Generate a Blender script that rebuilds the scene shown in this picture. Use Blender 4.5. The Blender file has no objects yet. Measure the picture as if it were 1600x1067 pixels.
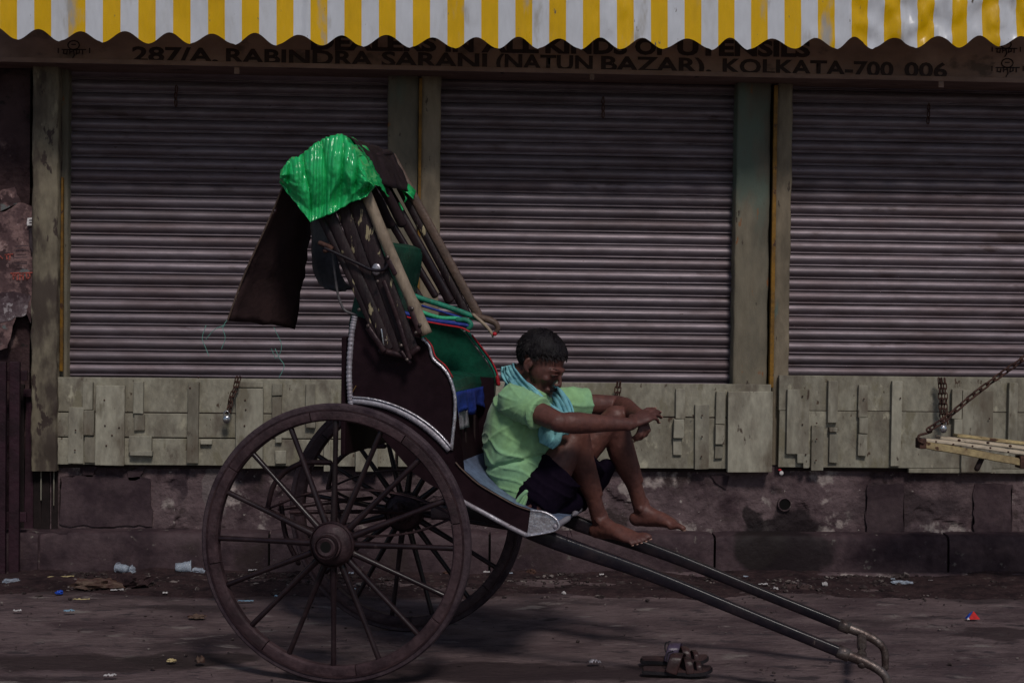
import bpy, bmesh, math, random
import numpy as np
from mathutils import Vector, Matrix, noise
random.seed(7)
D = bpy.data; SC = bpy.context.scene; COL = SC.collection
rad = math.radians

# ------------------------------------------------------------ camera
F_PX = 2600.0; CAM_H = 1.38; AZ = rad(3.4); ROLL = 0.0125
PITCH = -math.atan((533.5-470.0)/F_PX)
FW = np.array([math.sin(AZ)*math.cos(PITCH), math.cos(AZ)*math.cos(PITCH), math.sin(PITCH)])
r0 = np.array([math.cos(AZ), -math.sin(AZ), 0.]); u0 = np.cross(r0, FW)
RT = r0*math.cos(ROLL)+u0*math.sin(ROLL); UP = -r0*math.sin(ROLL)+u0*math.cos(ROLL)
CP = np.array([0, 0, CAM_H])
cd = D.cameras.new('camera'); cam = D.objects.new('camera', cd); COL.objects.link(cam)
cd.sensor_width = 36; cd.lens = 36*F_PX/1600; cd.clip_end = 500; cd.clip_start = .05
cam.matrix_world = Matrix(((RT[0], UP[0], -FW[0], 0), (RT[1], UP[1], -FW[1], 0), (RT[2], UP[2], -FW[2], CAM_H), (0, 0, 0, 1)))
SC.camera = cam
# ------------------------------------------------------------ light
SUN_EL = rad(47); SUN_AZ = rad(168)     # azimuth the light comes from, clockwise from +Y
w = D.worlds.new('World'); SC.world = w; w.use_nodes = True
nt = w.node_tree; bg = nt.nodes['Background']
sky = nt.nodes.new('ShaderNodeTexSky'); sky.sky_type = 'NISHITA'; sky.sun_disc = False
sky.sun_elevation = SUN_EL; sky.sun_rotation = SUN_AZ
nt.links.new(sky.outputs[0], bg.inputs[0]); bg.inputs[1].default_value = 0.05
sl = D.lights.new('sun', 'SUN'); sl.energy = 1.5; sl.angle = rad(10); sl.color = (1, .94, .88)
so = D.objects.new('sun', sl); COL.objects.link(so)
sd = Vector((math.sin(SUN_AZ)*math.cos(SUN_EL), math.cos(SUN_AZ)*math.cos(SUN_EL), math.sin(SUN_EL)))
so.rotation_euler = sd.to_track_quat('Z', 'Y').to_euler()
vs = SC.view_settings; vs.view_transform = 'Standard'; vs.look = 'None'; vs.gamma = 1; vs.use_curve_mapping = False
vs.exposure = 0.15

# ------------------------------------------------------------ geometry of the place
def ray(px, py): return FW*F_PX+RT*(px-800)-UP*(py-533.5)
def onY(px, py, Y):
    r = ray(px, py); return CP+r*(Y/r[1])
def onZ(px, py, z=0.):
    r = ray(px, py); return CP+r*((z-CAM_H)/r[2])
TH = rad(15.1); FR = np.array([math.cos(TH), -math.sin(TH), 0]); LT = np.array([math.sin(TH), math.cos(TH), 0]); RO = np.array([-.148, 6.446, 0])
def R(px, py, ly):
    "pixel on a plane of the rickshaw (forward, sideways, up)"
    r = ray(px, py); p0 = RO+LT*ly; t = ((p0-CP)@LT)/(r@LT); d = CP+r*t-RO
    return Vector((d@FR, ly, d[2]))

# ------------------------------------------------------------ materials
MATS = {}
def N(nt, t, **kw):
    n = nt.nodes.new(t)
    for k, v in kw.items(): setattr(n, k, v)
    return n
def mat(name, base, var=None, scale=6, rough=.7, rvar=.15, metal=0, bump=.3, bscale=40, stretch=(1, 1, 1), spots=None, stains_and_patches=(), spec=.22, coat=0, trans=0, thr=(.4, .65), rand=.15, alpha=None, sheen=0, fine=(.78, 1.18), uvstripe=None, bdist=.01):
    m = D.materials.new(name); m.use_nodes = True; nt = m.node_tree; L = nt.links.new
    b = nt.nodes['Principled BSDF']; out = nt.nodes['Material Output']
    tc = N(nt, 'ShaderNodeTexCoord'); oi = N(nt, 'ShaderNodeObjectInfo')
    mp = N(nt, 'ShaderNodeMapping'); mp.inputs['Scale'].default_value = stretch
    L(tc.outputs['Object'], mp.inputs[0])
    ad = N(nt, 'ShaderNodeVectorMath', operation='ADD'); ml = N(nt, 'ShaderNodeMath', operation='MULTIPLY'); ml.inputs[1].default_value = 37
    L(oi.outputs['Random'], ml.inputs[0]); L(mp.outputs[0], ad.inputs[0]); L(ml.outputs[0], ad.inputs[1])
    v = ad.outputs[0]
    n1 = N(nt, 'ShaderNodeTexNoise'); n1.inputs['Scale'].default_value = scale; n1.inputs['Detail'].default_value = 8; n1.inputs['Roughness'].default_value = .65; L(v, n1.inputs['Vector'])
    r1 = N(nt, 'ShaderNodeMapRange', interpolation_type='SMOOTHSTEP'); r1.inputs[1].default_value = thr[0]; r1.inputs[2].default_value = thr[1]; L(n1.outputs[0], r1.inputs[0])
    mx = N(nt, 'ShaderNodeMix', data_type='RGBA'); mx.inputs[6].default_value = (*base, 1); mx.inputs[7].default_value = (*(var or [c*.6 for c in base]), 1)
    L(r1.outputs[0], mx.inputs[0]); c = mx.outputs[2]
    if uvstripe:
        uv = N(nt, 'ShaderNodeUVMap'); sp = N(nt, 'ShaderNodeSeparateXYZ'); L(uv.outputs[0], sp.inputs[0])
        fr = N(nt, 'ShaderNodeMath', operation='FRACT'); L(sp.outputs[0], fr.inputs[0])
        cr = N(nt, 'ShaderNodeMapRange'); cr.inputs[1].default_value = .49; cr.inputs[2].default_value = .51; L(fr.outputs[0], cr.inputs[0])
        lo = N(nt, 'ShaderNodeMath', operation='LESS_THAN'); lo.inputs[1].default_value = .5; L(fr.outputs[0], lo.inputs[0])
        m2 = N(nt, 'ShaderNodeMix', data_type='RGBA'); m2.inputs[7].default_value = (*uvstripe, 1); L(lo.outputs[0], m2.inputs[0])
        mm = N(nt, 'ShaderNodeMix', data_type='RGBA', blend_type='MULTIPLY'); mm.inputs[0].default_value = 1
        L(c, m2.inputs[6]); 
        # soiling multiplies both stripe colours
        m3 = N(nt, 'ShaderNodeMix', data_type='RGBA'); m3.inputs[6].default_value = (1, 1, 1, 1); m3.inputs[7].default_value = (.84, .82, .78, 1); L(r1.outputs[0], m3.inputs[0])
        mx.inputs[7].default_value = (*base, 1)
        L(m2.outputs[2], mm.inputs[6]); L(m3.outputs[2], mm.inputs[7]); c = mm.outputs[2]
    n2 = N(nt, 'ShaderNodeTexNoise'); n2.inputs['Scale'].default_value = scale*7; n2.inputs['Detail'].default_value = 6; L(v, n2.inputs['Vector'])
    r2 = N(nt, 'ShaderNodeMapRange'); r2.inputs[1].default_value = .25; r2.inputs[2].default_value = .75; r2.inputs[3].default_value = fine[0]; r2.inputs[4].default_value = fine[1]; L(n2.outputs[0], r2.inputs[0])
    vm = N(nt, 'ShaderNodeVectorMath', operation='SCALE'); L(c, vm.inputs[0]); L(r2.outputs[0], vm.inputs['Scale']); c = vm.outputs[0]
    if rand:
        rr = N(nt, 'ShaderNodeMapRange'); rr.inputs[3].default_value = 1-rand; rr.inputs[4].default_value = 1+rand; L(oi.outputs['Random'], rr.inputs[0])
        vm = N(nt, 'ShaderNodeVectorMath', operation='SCALE'); L(c, vm.inputs[0]); L(rr.outputs[0], vm.inputs['Scale']); c = vm.outputs[0]
    for (sc, lo_, hi_, scl) in (spots or []):
        n3 = N(nt, 'ShaderNodeTexNoise'); n3.inputs['Scale'].default_value = scl; n3.inputs['Detail'].default_value = 5; n3.inputs['Roughness'].default_value = .6
        of = N(nt, 'ShaderNodeVectorMath', operation='ADD'); of.inputs[1].default_value = (scl*1.3, 3.1, scl*.7); L(v, of.inputs[0]); L(of.outputs[0], n3.inputs['Vector'])
        r3 = N(nt, 'ShaderNodeMapRange', interpolation_type='SMOOTHSTEP'); r3.inputs[1].default_value = lo_; r3.inputs[2].default_value = hi_; L(n3.outputs[0], r3.inputs[0])
        m4 = N(nt, 'ShaderNodeMix', data_type='RGBA'); m4.inputs[7].default_value = (*sc, 1); L(r3.outputs[0], m4.inputs[0]); L(c, m4.inputs[6]); c = m4.outputs[2]
    if stains_and_patches:
        nw = N(nt, 'ShaderNodeTexNoise'); nw.inputs['Scale'].default_value = 5; nw.inputs['Detail'].default_value = 6; L(tc.outputs['Object'], nw.inputs['Vector'])
        sb = N(nt, 'ShaderNodeVectorMath', operation='SUBTRACT'); sb.inputs[1].default_value = (.5, .5, .5); L(nw.outputs[1], sb.inputs[0])
        sc_ = N(nt, 'ShaderNodeVectorMath', operation='SCALE'); sc_.inputs['Scale'].default_value = .3; L(sb.outputs[0], sc_.inputs[0])
        wv = N(nt, 'ShaderNodeVectorMath', operation='ADD'); L(tc.outputs['Object'], wv.inputs[0]); L(sc_.outputs[0], wv.inputs[1])
        for (cx, cy, cz, rx, ry, rz, sc, st) in stains_and_patches:
            a = N(nt, 'ShaderNodeVectorMath', operation='SUBTRACT'); a.inputs[1].default_value = (cx, cy, cz); L(wv.outputs[0], a.inputs[0])
            d = N(nt, 'ShaderNodeVectorMath', operation='DIVIDE'); d.inputs[1].default_value = (rx, ry, rz); L(a.outputs[0], d.inputs[0])
            le = N(nt, 'ShaderNodeVectorMath', operation='LENGTH'); L(d.outputs[0], le.inputs[0])
            r4 = N(nt, 'ShaderNodeMapRange', interpolation_type='SMOOTHSTEP'); r4.inputs[1].default_value = 1.1; r4.inputs[2].default_value = .75; r4.inputs[3].default_value = 0; r4.inputs[4].default_value = st; L(le.outputs['Value'], r4.inputs[0])
            m4 = N(nt, 'ShaderNodeMix', data_type='RGBA'); m4.inputs[7].default_value = (*sc, 1); L(r4.outputs[0], m4.inputs[0]); L(c, m4.inputs[6]); c = m4.outputs[2]
    L(c, b.inputs['Base Color'])
    r5 = N(nt, 'ShaderNodeMapRange'); r5.inputs[1].default_value = .3; r5.inputs[2].default_value = .7; r5.inputs[3].default_value = max(.03, rough-rvar); r5.inputs[4].default_value = min(1, rough+rvar); L(n1.outputs[0], r5.inputs[0]); L(r5.outputs[0], b.inputs['Roughness'])
    b.inputs['Metallic'].default_value = metal; b.inputs['Specular IOR Level'].default_value = spec; b.inputs['Coat Weight'].default_value = coat
    b.inputs['Coat Roughness'].default_value = .15
    if sheen: b.inputs['Sheen Weight'].default_value = sheen
    if bump:
        n6 = N(nt, 'ShaderNodeTexNoise'); n6.inputs['Scale'].default_value = bscale; n6.inputs['Detail'].default_value = 7; n6.inputs['Roughness'].default_value = .6; L(v, n6.inputs['Vector'])
        bp = N(nt, 'ShaderNodeBump'); bp.inputs['Strength'].default_value = bump; bp.inputs['Distance'].default_value = bdist; L(n6.outputs[0], bp.inputs['Height']); L(bp.outputs[0], b.inputs['Normal'])
    if trans:
        tr = N(nt, 'ShaderNodeBsdfTranslucent'); L(c, tr.inputs[0]); ms = N(nt, 'ShaderNodeMixShader'); ms.inputs[0].default_value = trans
        L(b.outputs[0], ms.inputs[1]); L(tr.outputs[0], ms.inputs[2]); L(ms.outputs[0], out.inputs[0])
    if alpha is not None:
        tr = N(nt, 'ShaderNodeBsdfTransparent'); ms = N(nt, 'ShaderNodeMixShader'); ms.inputs[0].default_value = alpha
        L(tr.outputs[0], ms.inputs[1]); L(b.outputs[0], ms.inputs[2]); L(ms.outputs[0], out.inputs[0])
    MATS[name] = m; return m

YK = 8.38    # kerb face
YS = 8.60    # shutters
YP = 8.50    # plinth
YB = 8.44    # board panels' face
def stain_w(px, py, Y, rx, rz, col, st=.9):
    p = onY(px, py, Y); return (p[0], Y, p[2], rx, 99, rz, col, st)
def ground_patch(px, py, rx, ry, col, st=.9):
    p = onZ(px, py); return (p[0], p[1], 0, rx, ry, 9, col, st)
DK = (.012, .007, .008)
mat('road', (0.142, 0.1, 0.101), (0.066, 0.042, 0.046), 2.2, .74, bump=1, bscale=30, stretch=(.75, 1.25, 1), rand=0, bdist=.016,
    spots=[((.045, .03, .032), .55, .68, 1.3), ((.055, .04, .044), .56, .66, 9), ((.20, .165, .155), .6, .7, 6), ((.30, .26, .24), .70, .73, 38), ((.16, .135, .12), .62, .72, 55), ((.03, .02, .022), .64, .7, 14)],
    stains_and_patches=[ground_patch(120, 1035, .55, .13, (.035, .022, .022), .8), ground_patch(300, 1030, .3, .12, (.03, .02, .02), .8), ground_patch(780, 1050, .75, .17, (.03, .018, .02), .85),  # last one here: a broad darker oval on the road below the rickshaw
            ground_patch(1570, 992, .2, .12, (.03, .018, .02), .8), ground_patch(200, 920, .45, .1, (.03, .018, .018), .7), ground_patch(1150, 918, .9, .09, (.05, .024, .02), .6), ground_patch(1540, 930, .5, .2, (.03, .02, .022), .7), ground_patch(600, 930, .8, .1, (.04, .024, .022), .6)])
mat('gutter_dirt', (0.045, 0.024, 0.025), (0.016, 0.007, 0.009), 7, .85, bump=1, bscale=45, rand=0, bdist=.02, spots=[((.09, .07, .06), .62, .7, 30)])
mat('debris', (.06, .042, .04), (.025, .016, .017), 20, .8, spots=[((.17, .14, .13), .56, .6, 9)])
mat('kerb', (0.066, 0.041, 0.046), (0.03, 0.017, 0.022), 4, .75, bump=.8, bscale=24, spots=[((.035, .022, .022), .55, .68, 2.5), ((.13, .11, .1), .64, .72, 20)],
    stains_and_patches=[stain_w(1225, 857, YK, .25, .14, (.011, .0065, .008), .93), stain_w(1190, 848, YK, .12, .12, (.015, .01, .01), .8)], rand=0)
mat('plinth', (0.128, 0.088, 0.093), (0.045, 0.027, 0.032), 3.2, .82, bump=1, bscale=16, rand=0, bdist=.02,
    spots=[((.30, .25, .235), .57, .64, 4.5), ((.045, .03, .03), .56, .64, 3.7), ((.3, .26, .24), .66, .7, 22)],
    stains_and_patches=[stain_w(1222, 826, YP, .22, .08, (.012, .0075, .009), .92), stain_w(1183, 808, YP, .07, .06, (.012, .008, .009), .85), stain_w(1222, 803, YP, .04, .07, (.02, .013, .015), .7), stain_w(420, 850, YP, 1.1, .05, (.02, .012, .012), .5),
            stain_w(275, 755, YP, .05, .13, (.035, .022, .028), .85), stain_w(342, 765, YP, .05, .1, (.2, .17, .165), .5), stain_w(1420, 790, YP, .35, .1, (.05, .034, .038), .8)])
mat('plaster_patch', (0.062, 0.04, 0.045), (0.034, 0.021, 0.026), 5, .85, bump=.7, bscale=25)
mat('old_wall', (0.055, 0.03, 0.031), (0.02, 0.009, 0.011), 3, .85, bump=1, bscale=14, rand=0, bdist=.02,
    spots=[((.2, .13, .12), .58, .68, 4), ((.02, .014, .014), .58, .64, 8)])
mat('poster', (0.19, 0.115, 0.11), (0.09, 0.052, 0.054), 12, .8, bump=.8, bscale=30, thr=(.42, .56), spots=[((.05, .028, .03), .54, .6, 10), ((.3, .2, .19), .62, .66, 18), ((.12, .13, .13), .62, .66, 7)])
mat('paper_grey', (.17, .13, .14), (.09, .06, .068), 10, .8, bump=.8, thr=(.42, .56), spots=[((.3, .26, .27), .6, .64, 14), ((.05, .03, .035), .56, .6, 9)])
mat('poster_dark', (.05, .035, .04), (.02, .015, .02), 15, .7)
mat('red_print', (.4, .09, .07), (.2, .06, .05), 40, .8, bump=0)
mat('post_plaster', (0.2, 0.17, 0.12), (0.09, 0.072, 0.055), 5, .75, bump=.7, bscale=20, stretch=(1, 1, .4), rand=0,
    spots=[((.06, .045, .036), .52, .62, 4), ((.05, .035, .03), .6, .64, 14), ((.24, .21, .15), .62, .68, 8)])
mat('pillar_green', (0.17, 0.145, 0.105), (0.11, 0.1, 0.078), 3, .7, bump=.6, bscale=22, stretch=(1, 1, .35), rand=0,
    spots=[((.10, .125, .10), .56, .66, 2.3), ((.2, .09, .04), .66, .7, 16), ((.05, .035, .028), .66, .7, 34)])
mat('pillar_cream', (0.21, 0.17, 0.12), (0.12, 0.098, 0.072), 4, .75, bump=.6, bscale=22, stretch=(1, 1, .35), rand=.05,
    spots=[((.06, .045, .035), .65, .69, 26), ((.1, .13, .11), .6, .66, 5)])
mat('ochre_strip', (0.22, 0.11, 0.016), (0.12, 0.065, 0.02), 9, .6, bump=.3, spots=[((.06, .03, .02), .6, .66, 15)])
mat('door_dark', (0.035, 0.013, 0.021), (0.018, 0.007, 0.011), 6, .6, bump=.4)
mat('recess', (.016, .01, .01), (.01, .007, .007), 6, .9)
mat('board', (0.285, 0.265, 0.208), (0.19, 0.17, 0.13), 4, .72, bump=.5, bscale=34, stretch=(1.5, 1, .8), rand=.07,
    spots=[((.07, .045, .032), .64, .70, 17), ((.13, .108, .085), .5, .68, 3.3), ((.40, .37, .28), .60, .70, 7), ((.08, .062, .045), .67, .71, 24), ((.19, .17, .12), .55, .66, 6), ((.06, .035, .025), .70, .74, 9)])
mat('batten', (0.295, 0.275, 0.218), (0.18, 0.16, 0.125), 6, .7, bump=.5, bscale=35, stretch=(1, 1, .4), rand=.16,
    spots=[((.06, .04, .03), .63, .69, 15), ((.12, .095, .07), .52, .68, 4), ((.17, .15, .11), .58, .68, 8)])
mat('dark_wood', (.03, .017, .016), (.018, .011, .011), 8, .7)
mat('slat_metal', (.166, .134, .153), (0.115, 0.082, 0.09), 4, .52, rvar=.08, metal=.42, bump=.15, bscale=30, stretch=(.35, 1, 1), rand=.14, spec=.5,
    spots=[((.08, .055, .058), .6, .72, 9), ((.05, .03, .03), .70, .73, 40)])
mat('rail_metal', (.1, .085, .085), None, 9, .5, metal=.4)
mat('sign', (.22, .15, .125), (.165, .11, .092), 2, .7, bump=.2, stretch=(.6, 1, 1), rand=0, spots=[((.09, .065, .055), .6, .7, 6)])
mat('sign_paint', (.016, .008, .009), (.03, .018, .018), 30, .6, bump=0, rand=0)
mat('awning', (.74, .76, .82), (.74, .76, .82), 3, .26, rvar=.1, bump=.15, bscale=9, fine=(.94, 1.05), stretch=(2, 1, .6), uvstripe=(.86, .50, .002), trans=.25, thr=(.5, .75), rand=0, bdist=.02, spec=.35,
    spots=[((.16, .13, .11), .68, .72, 22), ((.45, .42, .38), .58, .72, 3)])
mat('canvas_under', (.1, .08, .07), None, 3, .9)
mat('rust', (.075, .035, .025), (.035, .017, .015), 30, .75, bump=.5, bscale=60)
mat('chrome', (.5, .5, .52), (.3, .28, .28), 20, .25, metal=.9)
mat('black_lacquer', (.014, .008, .010), (.026, .015, .017), 7, .34, rvar=.12, bump=.12, bscale=30, coat=.1, spots=[((.045, .03, .03), .64, .7, 12)])
mat('panel_lacquer', (0.011, 0.0042, 0.0065), (0.016, 0.007, 0.01), 5, .6, rvar=.1, spec=.1, bump=.1, spots=[((.1, .08, .08), .735, .75, 45)])
mat('worn_slat', (.014, .007, .009), (.024, .013, .015), 9, .55, spec=.3, bump=.5, bscale=40, stretch=(2, 2, .5), spots=[((.3, .25, .15), .61, .64, 17)], rand=.1)
mat('wheel_wood', (0.058, 0.034, 0.038), (0.025, 0.013, 0.016), 9, .55, bump=.5, bscale=40, rand=.12, spots=[((.03, .018, .02), .6, .68, 16)])
mat('tyre', (0.056, 0.037, 0.043), (0.03, 0.018, 0.024), 12, .75, bump=.5, bscale=50)
mat('iron', (0.026, 0.014, 0.017), (0.045, 0.024, 0.026), 12, .45, metal=.3, bump=.3)
mat('shaft_paint', (0.009, 0.007, 0.011), (0.018, 0.012, 0.015), 12, .34, rvar=.1, coat=.12, bump=.15, spots=[((.08, .06, .055), .68, .72, 22)])
mat('tip_metal', (.15, .12, .11), (.06, .04, .036), 18, .4, metal=.6, bump=.4)
mat('silver', (.62, .6, .64), (.4, .37, .4), 14, .32, rvar=.12, metal=.75, bump=.6, bscale=30, spots=[((.08, .05, .05), .66, .71, 30)])
mat('grey_tin', (.4, .38, .42), (.27, .24, .27), 14, .5, metal=.35, bump=.5, bscale=25, spots=[((.08, .05, .05), .69, .72, 30)])
mat('blue_floor', (.13, .17, .26), (.08, .1, .15), 10, .4, bump=.3)
mat('bamboo', (.31, .24, .175), (.2, .15, .11), 14, .55, bump=.4, stretch=(1, 1, .3), spots=[((.06, .035, .03), .66, .71, 18)])
mat('brown_wood', (.11, .072, .056), (.08, .055, .045), 14, .5, bump=.4)
mat('tarp', (0.03, 0.66, 0.2), (0.02, 0.55, 0.155), 6, .16, rvar=.06, bump=.25, bscale=12, trans=.3, rand=0, bdist=.015, spec=.9, spots=[((.05, .02, .015), .735, .742, 30)])
mat('canopy_cloth', (0.014, 0.007, 0.009), (0.026, 0.014, 0.017), 8, .75, bump=.6, bscale=25)
mat('flap', (.035, .018, .019), (.042, .022, .022), 5, .85, bump=.3)
mat('seat_green', (0.008, 0.07, 0.042), (0.006, 0.04, 0.026), 8, .35, bump=.3, bscale=20, spots=[((.2, .2, .16), .71, .73, 40)])
mat('cord_green', (.02, .2, .13), (.02, .12, .08), 20, .4)
mat('cord_mint', (.06, .5, .26), None, 25, .4)
mat('cloth_blue', (.025, .05, .3), (.015, .03, .16), 12, .5, bump=.5)
mat('trim_red', (.45, .02, .03), None, 20, .5, bump=0)
mat('grey_pipe', (.1, .09, .095), None, 10, .5)
mat('teal_thread', (.15, .4, .33), None, 10, .6, bump=0)
mat('skin', (0.122, 0.047, 0.036), (0.085, 0.033, 0.028), 9, .52, rvar=.08, bump=.22, bscale=120, rand=0, bdist=.004, spec=.35)
mat('nail', (.42, .25, .2), None, 10, .4, bump=0)
mat('hair', (.006, .004, .0055), (.011, .008, .009), 40, .6, spec=.22, bump=.4, bscale=150, stretch=(1, 1, .3))
mat('eye', (.25, .2, .18), None, 10, .2, bump=0)
mat('shirt', (.25, .45, .21), (.22, .41, .23), 5, .85, bump=.25, bscale=90, rand=0, sheen=.2, bdist=.004)
mat('shorts', (0.004, 0.002, 0.007), (0.007, 0.004, 0.01), 7, .9, bump=.4, bscale=40, rand=0, spec=.05)
mat('towel', (.21, .47, .5), (.13, .34, .42), 7, .9, bump=.5, bscale=110, rand=0, bdist=.006, spots=[((.45, .6, .45), .6, .7, 5)])
mat('cart_yellow', (.42, .33, .17), (.27, .2, .11), 9, .65, bump=.6, bscale=30, spots=[((.08, .04, .025), .6, .66, 15)])
mat('cart_pale', (.5, .42, .32), (.34, .27, .2), 9, .65, bump=.5, bscale=30, stretch=(.4, 1, 1), spots=[((.06, .035, .03), .63, .68, 18)])
mat('sandal_sole', (0.06, 0.032, 0.032), (0.035, 0.02, 0.022), 14, .6)
mat('sandal_black', (.018, .015, .018), None, 14, .6)
mat('sandal_strap', (.07, .05, .085), (.04, .025, .035), 14, .3)
mat('sandal_strap_brown', (.05, .025, .025), (.03, .018, .018), 14, .3)
mat('yellow_dot', (.5, .4, .06), None, 10, .5, bump=0)
mat('clear_plastic', (.55, .62, .72), (.4, .45, .55), 20, .12, bump=.8, bscale=30, alpha=.4)
mat('paper', (.55, .52, .52), (.35, .32, .32), 25, .7, bump=.5)
mat('paper_blue', (.3, .48, .62), (.2, .33, .45), 25, .6)
mat('straw', (.5, .4, .2), None, 20, .6)
mat('leaf_brown', (0.07, 0.035, 0.028), (0.12, 0.08, 0.06), 25, .7)
mat('packet_red', (.6, .02, .02), None, 20, .35, bump=0)
mat('packet_blue', (.02, .08, .5), None, 20, .35, bump=0)
mat('hole', (.004, .003, .003), None, 5, .9, bump=0)
mat('building_far', (.12, .09, .08), (.08, .06, .055), 2, .9)

# ------------------------------------------------------------ mesh helpers
def link(name, me, m=None, parent=None, loc=None, smooth=False, angle=None):
    o = D.objects.new(name, me); COL.objects.link(o)
    if m:
        for mm in (m if isinstance(m, (list, tuple)) else [m]): me.materials.append(MATS[mm])
    if parent: o.parent = parent
    if loc is not None: o.location = loc
    if smooth: me.shade_smooth()
    return o
def mesh(name, V, F, m=None, parent=None, **k):
    me = D.meshes.new(name); me.from_pydata([tuple(v) for v in V], [], F); me.update()
    return link(name, me, m, parent, **k)
def tag(o, label=None, cat=None, group=None, kind=None):
    if label: o['label'] = label
    if cat: o['category'] = cat
    if group: o['group'] = group
    if kind: o['kind'] = kind
    return o
def empty(name, loc, label=None, cat=None, group=None, rz=0, kind=None):
    o = D.objects.new(name, None); COL.objects.link(o); o.location = loc; o.rotation_euler.z = rz; o.empty_display_size = .1
    return tag(o, label, cat, group, kind)
def bm_box(bm, c, s, rot=None, bev=0, jit=0):
    g = bmesh.ops.create_cube(bm, size=1)['verts']
    M = Matrix.Translation(c) @ (rot or Matrix()) @ Matrix.Diagonal((*s, 1))
    for v in g:
        v.co = M @ v.co
        if jit: v.co += Vector([random.uniform(-jit, jit) for _ in range(3)])
    if bev:
        es = list({e for v in g for e in v.link_edges})
        bmesh.ops.bevel(bm, geom=es, offset=bev, segments=2, affect='EDGES', profile=.6)
def fin(bm, name, m, parent=None, loc=None, smooth=False, recalc=True):
    if recalc: bmesh.ops.recalc_face_normals(bm, faces=bm.faces)
    me = D.meshes.new(name); bm.to_mesh(me); bm.free(); return link(name, me, m, parent, loc, smooth)
def box(name, c, s, m, parent=None, bev=.004, jit=0, rot=None):
    bm = bmesh.new(); bm_box(bm, (0, 0, 0), s, rot, bev, jit); return fin(bm, name, m, parent, c)
def rect_w(name, x0, y0, x1, y1, Y, th, m, parent, bev=.003, jit=.0015, tilt=None):
    "a board whose front face fills a rectangle of the wall plane Y, th thick towards the wall"
    a = onY(x0, y0, Y); b = onY(x1, y1, Y); a2 = onY(x0, y1, Y); b2 = onY(x1, y0, Y)
    cx = (a[0]+b[0]+a2[0]+b2[0])/4; cz = (a[2]+b[2]+a2[2]+b2[2])/4
    wx = (b[0]+b2[0]-a[0]-a2[0])/2; hz = (a[2]+b2[2]-a2[2]-b[2])/2
    rot = Matrix.Rotation(random.uniform(-.012, .012) if tilt is None else tilt, 4, 'Y')
    pl = parent.location if parent else Vector()
    return box(name, Vector((cx, Y+th/2, cz))-pl, (wx, th, hz), m, parent, bev, jit, rot)
def catmull(P, n):
    P = [np.array(p, float) for p in P]; out = []
    Q = [2*P[0]-P[1]]+P+[2*P[-1]-P[-2]]
    for i in range(1, len(Q)-2):
        for k in range(n):
            t = k/n; a, b, c, d = Q[i-1:i+3]
            out.append(.5*((2*b)+(-a+c)*t+(2*a-5*b+4*c-d)*t*t+(-a+3*b-3*c+d)*t**3))
    out.append(P[-1]); return out
def loft_bm(bm, path, ra, rb=None, wdir=(0, 1, 0), seg=10, sub=4, caps='round', flat=1.0):
    sq = lambda v: math.copysign(abs(v)**flat, v)
    "elliptical tube; ra half size along wdir, rb half size across it"
    rb = rb or ra
    if not hasattr(ra, '__len__'): ra = [ra]*len(path)
    if not hasattr(rb, '__len__'): rb = [rb]*len(path)
    wl = hasattr(wdir[0], '__len__')
    rows = [list(p)+[a, b]+(list(wdir[i]) if wl else list(wdir)) for i, (p, a, b) in enumerate(zip(path, ra, rb))]
    pts = catmull(rows, sub) if sub > 1 else [np.array(r, float) for r in rows]
    P = [p[:3] for p in pts]; rings = []
    n = len(P); T = [P[min(i+1, n-1)]-P[max(i-1, 0)] for i in range(n)]
    T = [t/(np.linalg.norm(t)+1e-12) for t in T]
    seq = [(P[i], T[i], pts[i][3], pts[i][4], pts[i][5:8]) for i in range(n)]
    if caps == 'round':
        r = (seq[0][2]+seq[0][3])/2; s0 = [(seq[0][0]-seq[0][1]*min(seq[0][2], seq[0][3])*math.sin(q), seq[0][1], seq[0][2]*math.cos(q), seq[0][3]*math.cos(q), seq[0][4]) for q in (1.35, .9, .45)]
        s1 = [(seq[-1][0]+seq[-1][1]*min(seq[-1][2], seq[-1][3])*math.sin(q), seq[-1][1], seq[-1][2]*math.cos(q), seq[-1][3]*math.cos(q), seq[-1][4]) for q in (.45, .9, 1.35)]
        seq = s0+seq+s1
    for p, t, a, b, wd in seq:
        wv = np.array(wd, float); wv = wv-t*(wv@t); wv /= (np.linalg.norm(wv)+1e-12); b2 = np.cross(t, wv)
        rings.append([bm.verts.new(p+wv*a*sq(math.cos(2*math.pi*k/seg))+b2*b*sq(math.sin(2*math.pi*k/seg))) for k in range(seg)])
    for r1, r2 in zip(rings, rings[1:]):
        for k in range(seg): bm.faces.new((r1[k], r1[(k+1) % seg], r2[(k+1) % seg], r2[k]))
    bm.faces.new(rings[0][::-1]); bm.faces.new(rings[-1])
def tube(name, path, r, m, parent=None, rb=None, wdir=(0, 1, 0), seg=8, sub=4, caps='round', loc=None):
    bm = bmesh.new(); loft_bm(bm, path, r, rb, wdir, seg, sub, caps); return fin(bm, name, m, parent, loc, smooth=True)
def ell_bm(bm, c, r, rot=None, u=16, v=10):
    g = bmesh.ops.create_uvsphere(bm, u_segments=u, v_segments=v, radius=1)['verts']
    M = Matrix.Translation(c) @ (rot or Matrix()) @ Matrix.Diagonal((*r, 1))
    for x in g: x.co = M @ x.co
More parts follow.
